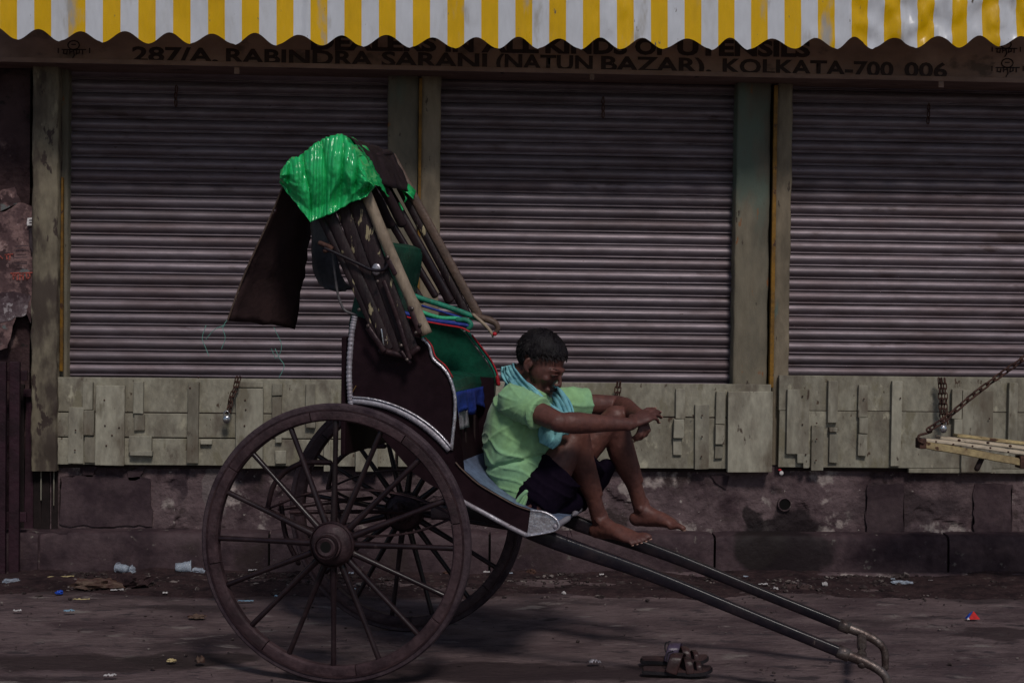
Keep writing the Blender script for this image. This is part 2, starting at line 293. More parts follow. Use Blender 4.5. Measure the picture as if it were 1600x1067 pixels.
def prism(name, outline, y0, y1, m, parent=None, sub=1, bev=0):
    "outline of (x,z) pairs extruded in y"
    pts = [tuple(p) for p in (catmull([(*p,) for p in outline], sub) if sub > 1 else outline)]
    bm = bmesh.new(); a = [bm.verts.new((p[0], y0, p[1])) for p in pts]; b = [bm.verts.new((p[0], y1, p[1])) for p in pts]
    n = len(pts); bm.faces.new(a); bm.faces.new(b[::-1])
    for i in range(n): bm.faces.new((a[i], b[i], b[(i+1) % n], a[(i+1) % n]))
    bmesh.ops.triangulate(bm, faces=[f for f in bm.faces if len(f.verts) > 4])
    return fin(bm, name, m, parent)
def lathe(name, prof, m, parent=None, seg=48, axis='Y', a0=0, a1=2*math.pi, loc=None, smooth=True, rz=0):
    "prof of (radius, along axis)"
    bm = bmesh.new(); full = abs(a1-a0-2*math.pi) < 1e-6; n = seg if full else seg+1; rings = []
    for i in range(n):
        t = a0+(a1-a0)*i/seg
        rings.append([bm.verts.new((r*math.cos(t), y, r*math.sin(t)) if axis == 'Y' else (r*math.cos(t), r*math.sin(t), y)) for r, y in prof])
    k = len(prof)
    for i in range(seg):
        A = rings[i]; B = rings[(i+1) % n]
        for j in range(k): bm.faces.new((A[j], B[j], B[(j+1) % k], A[(j+1) % k]))
    if not full: bm.faces.new(rings[0]); bm.faces.new(rings[-1][::-1])
    o = fin(bm, name, m, parent, loc); 
    if smooth: smooth_by_angle(o.data)
    return o
def smooth_by_angle(me, ang=35):
    me.shade_smooth()
    bm = bmesh.new(); bm.from_mesh(me)
    for e in bm.edges:
        if len(e.link_faces) == 2 and e.calc_face_angle(0) > rad(ang): e.smooth = False
    bm.to_mesh(me); bm.free()
def sheet(name, G, m, parent=None, th=.0, smooth=True, loc=None, uv=None):
    "grid of points G[i][j] as a sheet with thickness th"
    h, w_ = len(G), len(G[0]); V = [p for r in G for p in r]
    Fc = [(i*w_+j, i*w_+j+1, (i+1)*w_+j+1, (i+1)*w_+j) for i in range(h-1) for j in range(w_-1)]
    o = mesh(name, V, Fc, m, parent, loc=loc, smooth=smooth)
    if uv:
        l = o.data.uv_layers.new(name='UVMap')
        for lp in o.data.loops: l.data[lp.index].uv = uv(lp.vertex_index//w_, lp.vertex_index % w_)
    if th:
        s = o.modifiers.new('thickness', 'SOLIDIFY'); s.thickness = th; s.offset = 0
    return o
def remesh(bm, name, m, parent, vox=.004, smooth=3, disp=None, loc=None):
    bmesh.ops.recalc_face_normals(bm, faces=bm.faces)
    me = D.meshes.new('tmp'); bm.to_mesh(me); bm.free(); o = D.objects.new('tmp', me); COL.objects.link(o)
    r = o.modifiers.new('r', 'REMESH'); r.mode = 'VOXEL'; r.voxel_size = vox; r.use_smooth_shade = True
    if smooth:
        s = o.modifiers.new('s', 'SMOOTH'); s.factor = .6; s.iterations = smooth
    dg = bpy.context.evaluated_depsgraph_get(); me2 = D.meshes.new_from_object(o.evaluated_get(dg)); me2.name = name
    D.objects.remove(o); me2.materials.clear()
    if disp:
        n = len(me2.vertices); co = np.empty(n*3); no = np.empty(n*3); me2.vertices.foreach_get('co', co); me2.vertices.foreach_get('normal', no)
        co = co.reshape(-1, 3); no = no.reshape(-1, 3)
        co += no*np.array([disp(Vector(c), Vector(q)) for c, q in zip(co, no)])[:, None]
        me2.vertices.foreach_set('co', co.ravel()); me2.update()
    return link(name, me2, m, parent, loc, smooth=True)
def copy_tree(o, parent=None):
    c = o.copy(); COL.objects.link(c)
    if parent: c.parent = parent
    for ch in list(o.children): copy_tree(ch, c)
    return c
def fbm(p, s, o=4): return noise.fractal(Vector(p)*s, 1.0, 2.0, o)

# ------------------------------------------------------------ the ground
def ground_grid(name, x0, x1, y0, y1, nx, ny, z0, amp, sc, m):
    G = [[(x0+(x1-x0)*j/nx, y0+(y1-y0)*i/ny, z0+amp*fbm((x0+(x1-x0)*j/nx, y0+(y1-y0)*i/ny, 0), sc)) for j in range(nx+1)] for i in range(ny+1)]
    return sheet(name, G, m)
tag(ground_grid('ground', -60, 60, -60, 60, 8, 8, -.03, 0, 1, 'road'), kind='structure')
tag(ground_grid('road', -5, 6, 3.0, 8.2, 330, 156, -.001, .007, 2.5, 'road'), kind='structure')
# the littered gutter between road and kerb
G = []
for i in range(31):
    row = []
    for j in range(441):
        x = -5+11*j/440; y = 7.62+.9*i/30
        edge = min(1, max(0, (y-7.62-.12*(.5+fbm((x, 0, 5), 1.5)))/.12))
        row.append((x, y, -.012+.02*edge+edge*.022*fbm((x, y, 3), 3.2, 6)+.004*fbm((x, y, 9), 22)))
    G.append(row)
tag(sheet('gutter', G, 'gutter_dirt'), kind='structure')
bm = bmesh.new()
for k in range(4200):
    y = 8.36-abs(random.gauss(0, .28)) if random.random() < .8 else random.uniform(5.4, 8.3)
    x = random.uniform(-2.7, 3.6); 
    if random.random() < .45: x = random.choice([random.gauss(-1.3, .5), random.gauss(0, .7), random.gauss(1.9, .6)])
    s = min(.022, .0025+random.expovariate(1/.0035)) * (1 if y > 7.6 else .55)
    g = bmesh.ops.create_icosphere(bm, subdivisions=1, radius=s)['verts']; fl = random.uniform(.25, .8); ax = random.uniform(.6, 1.7)
    Mr = Matrix.Translation((x, y, .004+s*fl*.4)) @ Matrix.Rotation(random.uniform(0, 6.3), 4, 'Z') @ Matrix.Diagonal((ax, 1, fl, 1))
    for v in g: v.co = Mr @ (v.co*random.uniform(.7, 1.2))
tag(fin(bm, 'gutter_rubble', 'debris'), 'small stones and crumbs of dirt strewn along the gutter', None, None, 'stuff')

# kerb: long stones with open joints
kerb = empty('kerb', (0, YK, 0), kind='structure')
xs = [-4.2, -3.1]+[onY(px, 870, YK)[0] for px in (60, 420, 765, 1117, 1483)]+[3.6, 4.8]
for a, b in zip(xs, xs[1:]):
    bm = bmesh.new(); g = .006; nx = 24
    z0, z1 = -.1, .205+random.uniform(-.004, .004)
    prof = [(0, z0), (-.002, .02), (.0, .1), (.001, z1-.03), (.012, z1-.008), (.03, z1), (.14, z1+.004), (.25, z1+.004)]
    rows = []
    for i in range(nx+1):
        x = a+g+(b-a-2*g)*i/nx; e = min(i, nx-i)/nx; pull = .008*math.exp(-e*40)
        rows.append([bm.verts.new((x, p[0]+pull+.009*fbm((x, p[0], p[1]), 6)+(.012 if fbm((x, 3, p[1]), 3) > .45 else 0), p[1]-pull+.004*fbm((x, 1, p[1]), 5))) for p in prof])
    for r1, r2 in zip(rows, rows[1:]):
        for j in range(len(prof)-1): bm.faces.new((r1[j], r2[j], r2[j+1], r1[j+1]))
    for r in (rows[0], rows[-1]): bm.faces.new(r+[bm.verts.new((r[0].co.x, .25, z0))])
    o = fin(bm, 'kerb_stone', 'kerb', kerb); smooth_by_angle(o.data, 40); 
box('kerb_bed', (0.3, .14, .05), (9.5, .2, .26), 'hole', kerb)

lip = []
for i in range(5):
    lip.append([(1.25+1.9*j/90, 8.372-.075*i/4*(1+.35*fbm((j*.09, 2, 0), 1.4)), .014+.003*fbm((j*.2, i, 0), 1)-(.02 if i == 4 else 0)) for j in range(91)])
tag(sheet('gutter_lip', lip, 'plinth', smooth=True), kind='structure')
# plinth wall under the boards
def plinth_grid():
    G = []
    for i in range(45):
        z = .14+.50*i/44; row = []
        for j in range(521):
            x = -1.83+5.9*j/520
            n = fbm((x, 0, z), 2.6, 5); chip = -.012*min(1, max(0, (fbm((x, 7, z), 4.2, 4)-.36)*7))
            row.append((x, YP-.008*n-chip-.003*fbm((x, 2, z), 25, 3), z))
        G.append(row)
    return G
tag(sheet('plinth', plinth_grid(), 'plinth', smooth=False), kind='structure')
# patches of mortar and peeled plaster on the plinth
pt = empty('plinth_patches', (0, YP, .4), kind='structure')
def blob_plate(name, pts, Y, th, m, parent, rough=.006, sub=5):
    P = []
    W3 = [onY(x, y, Y) for x, y in pts+[pts[0]]]
    for p in [a+(b-a)*k/9 for a, b in zip(W3, W3[1:]) for k in range(9)]:
        P.append((p[0]+rough*2*fbm(p, 16), p[2]+rough*2*fbm(p+np.array((5, 5, 5)), 17)))
    bm = bmesh.new(); pl = parent.location
    a = [bm.verts.new((x-pl[0], Y-pl[1], z-pl[2])) for x, z in P]; b = [bm.verts.new((x-pl[0], Y+th-pl[1], z-pl[2])) for x, z in P]
    n = len(P); bm.faces.new(a); bm.faces.new(b[::-1])
    for i in range(n): bm.faces.new((a[i], b[i], b[(i+1) % n], a[(i+1) % n]))
    bmesh.ops.triangulate(bm, faces=[f for f in bm.faces if len(f.verts) > 4])
    return fin(bm, name, m, parent)
for pts in ([(1355, 757), (1412, 757), (1413, 800), (1412, 836), (1355, 836), (1354, 800)], [(1522, 757), (1580, 756), (1582, 800), (1580, 838), (1523, 838), (1521, 800)],
            [(96, 745), (150, 742), (235, 748), (238, 820), (150, 822), (92, 820)], 
            [(125, 732), (150, 729), (143, 745), (128, 744)], [(200, 736), (230, 728), (218, 750), (202, 750)], [(1110, 742), (1138, 742), (1136, 766), (1120, 756)]):
    blob_plate('mortar_patch', pts, YP-.011, .03, 'plaster_patch', pt)
# drain pipe
dp = empty('drain_pipe', onY(1225, 787, YP), 'dark round drain outlet in the plinth above the black damp stain', 'drain pipe')
lathe('pipe_mouth', [(.030, .06), (.030, -.020), (.036, -.018), (.037, .06)], 'plinth', dp, 24)
lathe('pipe_inside', [(.0005, -.014), (.031, -.014), (.031, .035), (.0005, .035)], 'hole', dp, 24)

# ------------------------------------------------------------ walls and posts
box('shop_wall', (0.5, YS+.16, 3.0), (11, .2, 6.4), 'old_wall')['kind'] = 'structure'
# old plastered wall at the far left
G = []
for i in range(90):
    z = -.05+4*i/89; row = []
    for j in range(60):
        x = -4.6+(-1.93+4.6)*j/59; n = fbm((x, 1, z), 2.4, 6)
        row.append((x, 8.50-.02*n-(.0 if fbm((x, 4, z), 1.7, 4) > .05 else -.012), z))
    G.append(row)
lw = sheet('side_wall', G, 'old_wall', smooth=False); tag(lw, kind='structure')
def lw_off(o): o.parent = lw
def post(name, x0, x1, Y, m, label, z0=.55, z1=2.56, th=.2, group=None, cat='pillar', rough=.006):
    "plaster post; x0,x1 pixel columns read at y=350"
    a = onY(x0, 350, Y)[0]; b = onY(x1, 350, Y)[0]; nz = 70; nx = max(3, int((b-a)/.012))
    bm = bmesh.new(); cx = (a+b)/2; rows = []
    for i in range(nz+1):
        z = z0+(z1-z0)*i/nz; r = []
        for k in range(nx+5):
            if k < 2: x, y = a, th*(1-k) + .006*k
            elif k > nx+2: x, y = b, (.006 if k == nx+3 else th)
            else: x, y = a+.006+(b-a-.012)*(k-2)/nx, 0
            q = fbm((x, y, z), 5, 4)
            r.append(bm.verts.new((x-cx+rough*.6*fbm((x, y+3, z), 9), y+rough*q, z-z0)))
        rows.append(r)
    for r1, r2 in zip(rows, rows[1:]):
        for k in range(len(r1)-1): bm.faces.new((r1[k], r1[k+1], r2[k+1], r2[k]))
    bm.faces.new(rows[0][::-1]); bm.faces.new(rows[-1])
    o = fin(bm, name, m, loc=(cx, Y, z0)); smooth_by_angle(o.data, 50); return tag(o, label, cat, group)
post('plaster_post', 50, 90, 8.42, 'post_plaster', 'flaking cream plaster post at the far left beside the torn posters', z0=.50, z1=2.54, rough=.012)
post('green_pillar', 604, 652, 8.50, 'pillar_green', 'dull green painted pillar right of the left shutter, behind the rickshaw hood')
post('cream_pillar', 656, 687, 8.49, 'pillar_cream', 'narrow cream pillar along the left edge of the middle shutter', group='shutter posts')
post('green_pillar', 1149, 1202, 8.50, 'pillar_green', 'wide cream and green peeling pillar between the middle and right shutters')
post('cream_pillar', 1211, 1236, 8.49, 'pillar_cream', 'narrow cream pillar along the left edge of the right shutter', group='shutter posts')
post('shutter_jamb', 91, 106, 8.52, 'pillar_green', 'thin greenish jamb along the left edge of the left shutter', cat='jamb')
for px, lab, za in ((95, 'short ochre strip beside the left shutter', 1.0), (653, 'rusty ochre strip between the green and cream pillars behind the hood', .95), (1206, 'ochre strip between the two pillars right of the middle shutter', .95)):
    p = onY(px, 350, 8.47); p1 = onY(px+(4 if px != 1206 else 6), 350, 8.47); z1 = 2.5 if px != 95 else 1.97
    tag(box('ochre_strip', ((p[0]+p1[0])/2, 8.475, (za+z1)/2), (p1[0]-p[0], .02, z1-za), 'ochre_strip', bev=.002, jit=.003), lab, 'strip')

# torn posters and the red print on the left wall
po = empty('torn_posters', onY(22, 400, 8.46), 'faded pink torn posters with red lettering on the old wall, far left', 'poster')
for pts, m, y in (([(-12, 335), (8, 330), (30, 318), (52, 322), (58, 400), (55, 470), (47, 505), (36, 480), (24, 498), (12, 545), (-12, 550)], 'poster', 8.455), ([(0, 300), (22, 292), (34, 320), (10, 338), (0, 336)], 'poster', 8.457),
                  ([(43, 340), (61, 340), (61, 352), (43, 353)], 'paper', 8.435), ([(45, 358), (58, 358), (56, 382), (50, 397), (46, 380)], 'poster_dark', 8.437), ([(-8, 462), (20, 455), (48, 462), (40, 492), (18, 500), (-8, 505)], 'paper_grey', 8.452)):
    blob_plate('poster_sheet', pts, y, .004, m, po, .004, 3)
def stroke_set(name, strokes, Y, wd, m, parent):
    bm = bmesh.new(); pl = parent.location
    for s in strokes:
        for (ax, ay), (bx, by) in zip(s, s[1:]):
            a = Vector(onY(ax, ay, Y)); b = Vector(onY(bx, by, Y)); d = b-a; L_ = d.length
            bm_box(bm, (a+b)/2-pl, (L_+wd*.7, .002, wd), Matrix.Rotation(-math.atan2(d.z, d.x), 4, 'Y'))
    return fin(bm, name, m, parent)
stroke_set('red_lettering', [[(17, 427), (50, 426)], [(20, 427), (21, 436)], [(21, 432), (26, 429), (27, 437)], [(31, 427), (31, 437)], [(31, 432), (36, 430)], [(36, 427), (36, 437)], [(41, 427), (42, 436), (47, 433), (46, 428)], [(8, 398), (20, 397)], [(10, 398), (11, 405)], [(16, 398), (15, 406)], [(0, 400), (4, 404)]], 8.452, .006, 'red_print', po)
stroke_set('grey_lettering', [[(24, 385), (44, 384)], [(25, 391), (40, 390)], [(26, 413), (42, 412)], [(46, 344), (58, 344)], [(46, 348), (58, 348)], [(22, 403), (42, 402)]], 8.433, .004, 'poster_dark', po)

# dark doorway and iron post at the lower left
dg = empty('iron_gate_post', (onY(12, 890, 8.3)[0], 8.3, 0), 'dark purple iron gate post standing at the left edge', 'gate post')
for dx, wd, y in ((-.035, .05, 0), (.024, .05, .03), (-.11, .07, .05)):
    box('post_plate', (dx, y, .52), (wd, .03, 1.06), 'door_dark', dg)
box('cross_bar', (.0, .05, .98), (.16, .02, .05), 'door_dark', dg); box('cross_bar', (.0, .05, .28), (.16, .02, .05), 'door_dark', dg)
dr = empty('side_recess', (onY(55, 700, 8.44)[0], 8.44, .2), 'dark boarded recess between the gate post and the first bench flap', 'recess')
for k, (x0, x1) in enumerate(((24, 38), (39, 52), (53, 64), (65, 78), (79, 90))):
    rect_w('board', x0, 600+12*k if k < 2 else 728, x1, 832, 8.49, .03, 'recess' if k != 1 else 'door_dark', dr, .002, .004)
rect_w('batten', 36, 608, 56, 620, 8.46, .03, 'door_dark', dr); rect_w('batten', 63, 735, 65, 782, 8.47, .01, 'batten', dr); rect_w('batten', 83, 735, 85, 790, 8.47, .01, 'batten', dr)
tag(box('side_step', (onY(30, 850, 8.45)[0], 8.46, .1), (.5, .12, .2), 'kerb'), kind='structure')

# ------------------------------------------------------------ roller shutters
def make_shutter(px0, px1, py_bot, label, ndown=0):
    x0 = onY(px0, 590, YS)[0]; x1 = onY(px1, 590, YS)[0]; zb = onY((px0+px1)/2, py_bot, YS)[2]-.01; ztop = 2.62
    t = empty('roller_shutter', ((x0+x1)/2, YS, zb), label, 'roller shutter', 'closed roller shutters')
    pitch = .0655; n = int((ztop-zb)/pitch); W = x1-x0
    prof = [(.006, 0), (.003, .002), (-.004, .0035), (-.0055, .0065), (-.004, .0095), (.001, .0115), (.005, .0125)]+[(.003-.018*math.sin(math.pi*(k/10))**.75, .0128+.0515*k/10) for k in range(1, 10)]+[(.005, .0643), (.006, .0655)]
    mes = []
    for v in range(4):
        V = []; nx = 26
        for i in range(nx+1):
            x = -W/2+W*i/nx
            for (y, z) in prof: V.append((x, y+.004*fbm((x*1.3, v*9+px0, 0), 1.6), z+.0009*fbm((x, v*7, px0), 1.8)))
        k = len(prof); Fc = [(i*k+j, (i+1)*k+j, (i+1)*k+j+1, i*k+j+1) for i in range(nx) for j in range(k-1)]
        me = D.meshes.new('slat'); me.from_pydata(V, [], Fc); me.shade_smooth(); me.materials.append(MATS['slat_metal']); mes.append(me)
    for i in range(n):
        o = link('slat', mes[i % 4], None, t, (random.uniform(-.002, .002), random.uniform(-.0025, .0025), i*pitch+random.uniform(-.0008, .0008)))
    box('bottom_rail', (0, 0, -.012), (W, .02, .022), 'rail_metal', t)
    return t, x0, x1, zb
make_shutter(103, 607, 587, 'left roller shutter, behind the hood and wheel of the rickshaw')
make_shutter(681, 1143, 597, 'middle roller shutter, behind the seated man')
make_shutter(1227, 1760, 592, 'right roller shutter, above the cart end and its chain')
def small_chain(px, y0, y1, label, Y=8.555):
    a = onY(px, y0, Y); b = onY(px+1, y1, Y); t = empty('pull_chain', (a[0], Y, a[2]), label, 'chain', 'pull chains on the shutters')
    n = max(3, int((a[2]-b[2])/.035))
    for k in range(n):
        bm = bmesh.new(); loft_bm(bm, [(0.006*math.sin(q), .003*math.sin(q*2), .02*math.cos(q)) for q in np.linspace(0, 5.6, 9)], .0035, sub=1, seg=6)
        fin(bm, 'link', 'rust', t, (random.uniform(-.003, .003), 0, -k*.034), True)
small_chain(275, 140, 168, 'small dark pull chain near the top of the left shutter')
small_chain(943, 158, 195, 'small dark pull chain near the top of the middle shutter')
small_chain(1451, 168, 200, 'small dark pull chain near the top of the right shutter')

# ------------------------------------------------------------ sign board with painted lettering
YH = 8.30
hz = onY(800, 114, YH)[2]
sg = empty('sign_board', (.5, YH, hz), 'long brown shop sign painted with the street address, under the striped awning', 'sign')
box('board', (0, .15, .30), (9.4, .3, .6), 'sign', sg, .006); box('lower_lip', (0, -.008, .012), (9.4, .02, .024), 'sign', sg, .003)
def word(txt, xa, xb, ybase, cap, Y=YH-.003, off=.03):
    cu = D.curves.new('lettering', 'FONT'); cu.body = txt; cu.size = 1; cu.offset = off; cu.extrude = .0; cu.resolution_u = 3
    tmp = D.objects.new('tmp', cu); COL.objects.link(tmp)
    me = D.meshes.new_from_object(tmp.evaluated_get(bpy.context.evaluated_depsgraph_get())); D.objects.remove(tmp)
    X = [v.co.x for v in me.vertices]; Z = [v.co.y for v in me.vertices]; x0, x1 = min(X), max(X)
    a = onY(xa, ybase(xa), Y); b = onY(xb, ybase(xb), Y); t = onY(xa, ybase(xa)-cap, Y); H = t[2]-a[2]
    for v in me.vertices:
        u = (v.co.x-x0)/(x1-x0); v.co = (a[0]+(b[0]-a[0])*u-sg.location.x, -.003+random.uniform(0, 0), a[2]+(b[2]-a[2])*u+v.co.y/.72*H-sg.location.z)
    me.materials.clear(); me.name = 'lettering'; o = link('lettering', me, 'sign_paint', sg); return o
yb = lambda x: 95.5+(x-205)*(121.5-95.5)/(1480-205)
for t_, a_, b_ in (('287/A,', 206, 341), ('RABINDRA', 353, 583), ('SARANI', 596, 761), ('(NATUN', 775, 926), ('BAZAR),', 939, 1112), ('KOLKATA-700', 1129, 1396), ('006', 1413, 1480)):
    word(t_, a_, b_, yb, 23)
yb2 = lambda x: 77+(x-485)*(88.5-77)/(1265-485)
for t_, a_, b_ in (('DEALERS', 486, 682), ('IN', 696, 740), ('ALL', 752, 842), ('KINDS', 852, 980), ('OF', 992, 1045), ('UTENSILS', 1058, 1266)):
    word(t_, a_, b_, yb2, 24, off=.045)
def emblem(cx, cy, s=1.0):
    c = [(cx+9*s*math.cos(q), cy-9*s+7*s*math.sin(q)) for q in np.linspace(0, 6.28, 15)]
    st = [c, [(cx-3*s, cy-10*s), (cx+3*s, cy-10*s)], [(cx-24*s, cy-4*s), (cx-24*s, cy+3*s)], [(cx+25*s, cy-4*s), (cx+25*s, cy+3*s)], [(cx-18*s, cy-2*s), (cx+19*s, cy-2*s)],
          [(cx-15*s, cy-2*s), (cx-16*s, cy+4*s), (cx-11*s, cy+5*s), (cx-10*s, cy)], [(cx-6*s, cy-2*s), (cx-6*s, cy+5*s)], [(cx-5*s, cy+2*s), (cx, cy), (cx+1*s, cy+7*s), (cx-2*s, cy+12*s)], [(cx+5*s, cy-2*s), (cx+4*s, cy+5*s), (cx+9*s, cy+3*s), (cx+9*s, cy-2*s)], [(cx+14*s, cy-2*s), (cx+14*s, cy+5*s)]]
    stroke_set('emblem', st, YH-.003, .0055, 'sign_paint', sg)
emblem(115, 80); emblem(1574, 108); emblem(1572, 78, .9)
for px, py in ((370, 113), (925, 122), (1471, 134)):
    rect_w('bracket', px-4, py-8, px+4, py+3, YH-.012, .01, 'sign', sg)

# ------------------------------------------------------------ striped awning
YA = 7.92
tr = [-40, 25, 94.5, 159, 232, 297, 365, 432, 503, 565, 643, 710, 778, 842, 906, 970, 1036, 1111, 1171, 1242, 1306, 1364, 1431, 1499, 1563, 1630, 1697, 1760]
st = [-55, -1, 53, 107, 161, 216, 270, 325, 378, 432, 485, 538, 592, 645, 699, 752, 805, 858, 911, 964, 1017, 1069, 1122, 1174, 1226, 1278, 1330, 1382, 1434, 1487, 1536, 1589, 1641, 1693, 1745, 1797]
def low(x):
    base = np.interp(x, [0, 60, 160, 300, 560, 700, 1100, 1300, 1600], [51, 55, 58, 60, 64, 67, 69, 68, 64])
    k = max(0, min(len(tr)-2, np.searchsorted(tr, x)-1)); u = (x-tr[k])/(tr[k+1]-tr[k])
    return base+9.6*math.cos(2*math.pi*u)*(.9+.12*math.sin(k*2.3))
aw = empty('awning', (.5, YA, 2.45), 'yellow and white striped awning with a scalloped edge along the top', 'awning')
G = []; cols = list(range(-60, 1761, 4)); NR = 14
sep = []
for x in cols: sep.append(np.interp(x, st, range(len(st))))
for i in range(NR+1):
    row = []
    for x in cols:
        pb = onY(x, low(x), YA); pt_ = onY(x, -60, YA); u = i/NR; p = pb+(pt_-pb)*u
        wr = .006*math.sin(p[0]*9)+.010*fbm((p[0], 0, p[2]*.8), 2.5)
        if x > 1240: wr += min(1, (x-1240)/150)*(.026*fbm((p[0]*1.5, 4, p[2]*2), 5, 5)+.016*abs(fbm((p[0], 8, p[2]), 9, 4)))
        wr += .012*math.exp(-((x-688)/4)**2)*.3+.01*math.exp(-((x-470)/6)**2)
        if 930 < x < 1010: wr += .008*fbm((p[0]*2, 1, p[2]*2), 8)
        row.append((p[0]-.5, wr, p[2]-2.45))
    G.append(row)
sheet('valance', G, 'awning', aw, th=0, uv=lambda i, j: (sep[j], i/NR))
top = G[-1]; G2 = []
for i in range(9):
    u = i/8; G2.append([(p[0], p[1]*(1-u)+u*(YS-YA), p[2]+u*.62+.03*math.sin(u*3.1)*-1) for p in top[::6]])
sep2 = sep[::6]; sheet('canopy', G2, 'awning', aw, th=.003, uv=lambda i, j: (sep2[j], i))
tube('front_bar', [(p[0], p[1]+.02, p[2]-.02) for p in (top[0], top[-1])], .015, 'rust', aw, sub=1)

# ------------------------------------------------------------ bench flaps of boards hanging below the shutters
def nail(x, y, Y, parent):
    p = Vector(onY(x, y, Y))-parent.location; bm = bmesh.new(); ell_bm(bm, p, (.0045, .004, .0045), u=8, v=5); fin(bm, 'nail', 'rust', parent, smooth=True)
def flap(label, x0, x1, rows, battens, nails=(), cat='bench flap', splits=()):
    a = onY((x0+x1)/2, rows[-1][1], YB); t = empty('bench_flap', (a[0], YB+.03, a[2]), label, cat, 'wooden bench flaps below the shutters')
    xs_ = [x0]+list(splits)+[x1]
    for (ya, yb_) in rows:
        for c in range(len(xs_)-1):
            sl_ = (xs_[c]+xs_[c+1])/2-(x0+x1)/2
            rect_w('plank', xs_[c]+(.4 if c else 0), ya+sl_*.0095, xs_[c+1]-.4, yb_+sl_*.0095, YB+.012+random.uniform(-.002, .002), .03, 'board', t, .003, .0015, 0)
    for bt in battens:
        q = bt+(0.022,) if len(bt) == 4 else bt
        rect_w('batten', *q[:4], YB+.012-q[4], q[4]-.001, 'batten', t, .003, .002, random.uniform(-.01, .01))
    for n_ in nails: nail(*n_, YB-.02, t)
    # dark gap and hinge rail behind the lower edge
    rect_w('back_rail', x0+3, rows[-1][1]-6, x1-3, rows[-1][1]+5, YB+.05, .03, 'dark_wood', t, .002, 0, 0)
    return t
flap('left bench flap of cream boards, behind the rickshaw wheel, with a padlocked chain', 82, 618, [(592, 645), (646.5, 684), (685.5, 727)],
     [(107, 636, 130, 724), (129, 597, 145, 640), (130, 641, 147, 680, .03), (132, 682, 149, 723, .018), (149, 602, 194, 727, .03), (208, 596, 224, 646), (210, 647, 226, 672, .016), (201, 681, 237, 707, .026), (203, 705, 238, 712, .036),
      (293, 597, 310, 724, .028), (313, 687, 331, 694), (368, 607, 411, 732, .03), (372, 596, 411, 605, .01), (425, 599, 441, 618, .026), (425, 619, 440, 653, .018), (477, 600, 492, 641, .02), (478, 642, 493, 668, .03), (430, 683, 440, 692), (430, 704, 447, 724), (506, 665, 516, 736), (556, 655, 590, 737, .026)],
     [(164, 665), (166, 696), (163, 625), (186, 668), (117, 703), (118, 672), (384, 640), (383, 625), (382, 665), (175, 680), (297, 606), (310, 590)])
flap('middle bench flap of cream boards, right behind the man and his hands', 622, 1205, [(598, 650), (651.5, 731)],
     [(640, 604, 655, 700), (700, 600, 716, 720), (1056, 607, 1071, 654), (1053, 655, 1069, 684, .034), (1052, 686, 1065, 711, .018), (1086, 632, 1108, 733, .02), (1119, 612, 1134, 662), (1118, 664, 1132, 694, .033), (1117, 696, 1130, 716, .018),
      (1138, 612, 1207, 738, .04)], [(1177, 641), (1158, 685), (1176, 722), (1151, 677), (1097, 649), (1097, 682), (1096, 713), (1083, 649), (1160, 628), (1168, 690)])
rf = flap('right bench flap of cream boards, behind the hooked cart end', 1217, 1790, [(589, 643), (644.5, 732)],
     [(1230, 608, 1265, 709, .026), (1246, 709, 1265, 723, .026), (1255, 722, 1264, 731, .026), (1268, 665, 1287, 735, .02), (1294, 595, 1309, 660, .03), (1296, 668, 1309, 675, .03), (1296, 676, 1310, 723, .018), (1341, 602, 1356, 652), (1343, 653, 1357, 677, .03), (1341, 678, 1355, 712, .026),
      (1393, 595, 1409, 728, .026), (1488, 608, 1503, 654, .03), (1491, 655, 1504, 684, .038), (1503, 610, 1552, 738, .02), (1576, 598, 1590, 695, .03), (1640, 600, 1660, 725, .03)],
     [(1254, 619), (1254, 663), (1259, 710), (1276, 686), (1275, 719), (1276, 661), (1350, 623), (1407, 622), (1546, 654), (1549, 700)])
tag(rect_w('lower_board', 1420, 733, 1790, 740, YB+.01, .03, 'board', None, .003, .001, 0), 'thin cream board under the right bench flap', 'board')

# chains with padlocks on the flaps
LINK = bmesh.new()
pth = [(.011*math.cos(q) if abs(math.cos(q)) > 0 else 0, 0, .020*math.sin(q)) for q in np.linspace(0, 2*math.pi, 17)]
bmk = bmesh.new(); rings = []
for q in np.linspace(0, 2*math.pi, 17)[:-1]:
    c = Vector((.0085*math.cos(q), 0, .0085*math.sin(q)+(.009 if math.sin(q) > 0 else -.009))); nrm = Vector((math.cos(q), 0, math.sin(q)))
    rings.append([bmk.verts.new(c+nrm*.0034*math.cos(a)+Vector((0, .0034*math.sin(a), 0))) for a in np.linspace(0, 2*math.pi, 7)[:-1]])
for i in range(16):
    for k in range(6): bmk.faces.new((rings[i][k], rings[i][(k+1) % 6], rings[(i+1) % 16][(k+1) % 6], rings[(i+1) % 16][k]))
bmesh.ops.recalc_face_normals(bmk, faces=bmk.faces); LINKME = D.meshes.new('link'); bmk.to_mesh(LINKME); bmk.free(); LINKME.shade_smooth(); LINKME.materials.append(MATS['rust'])
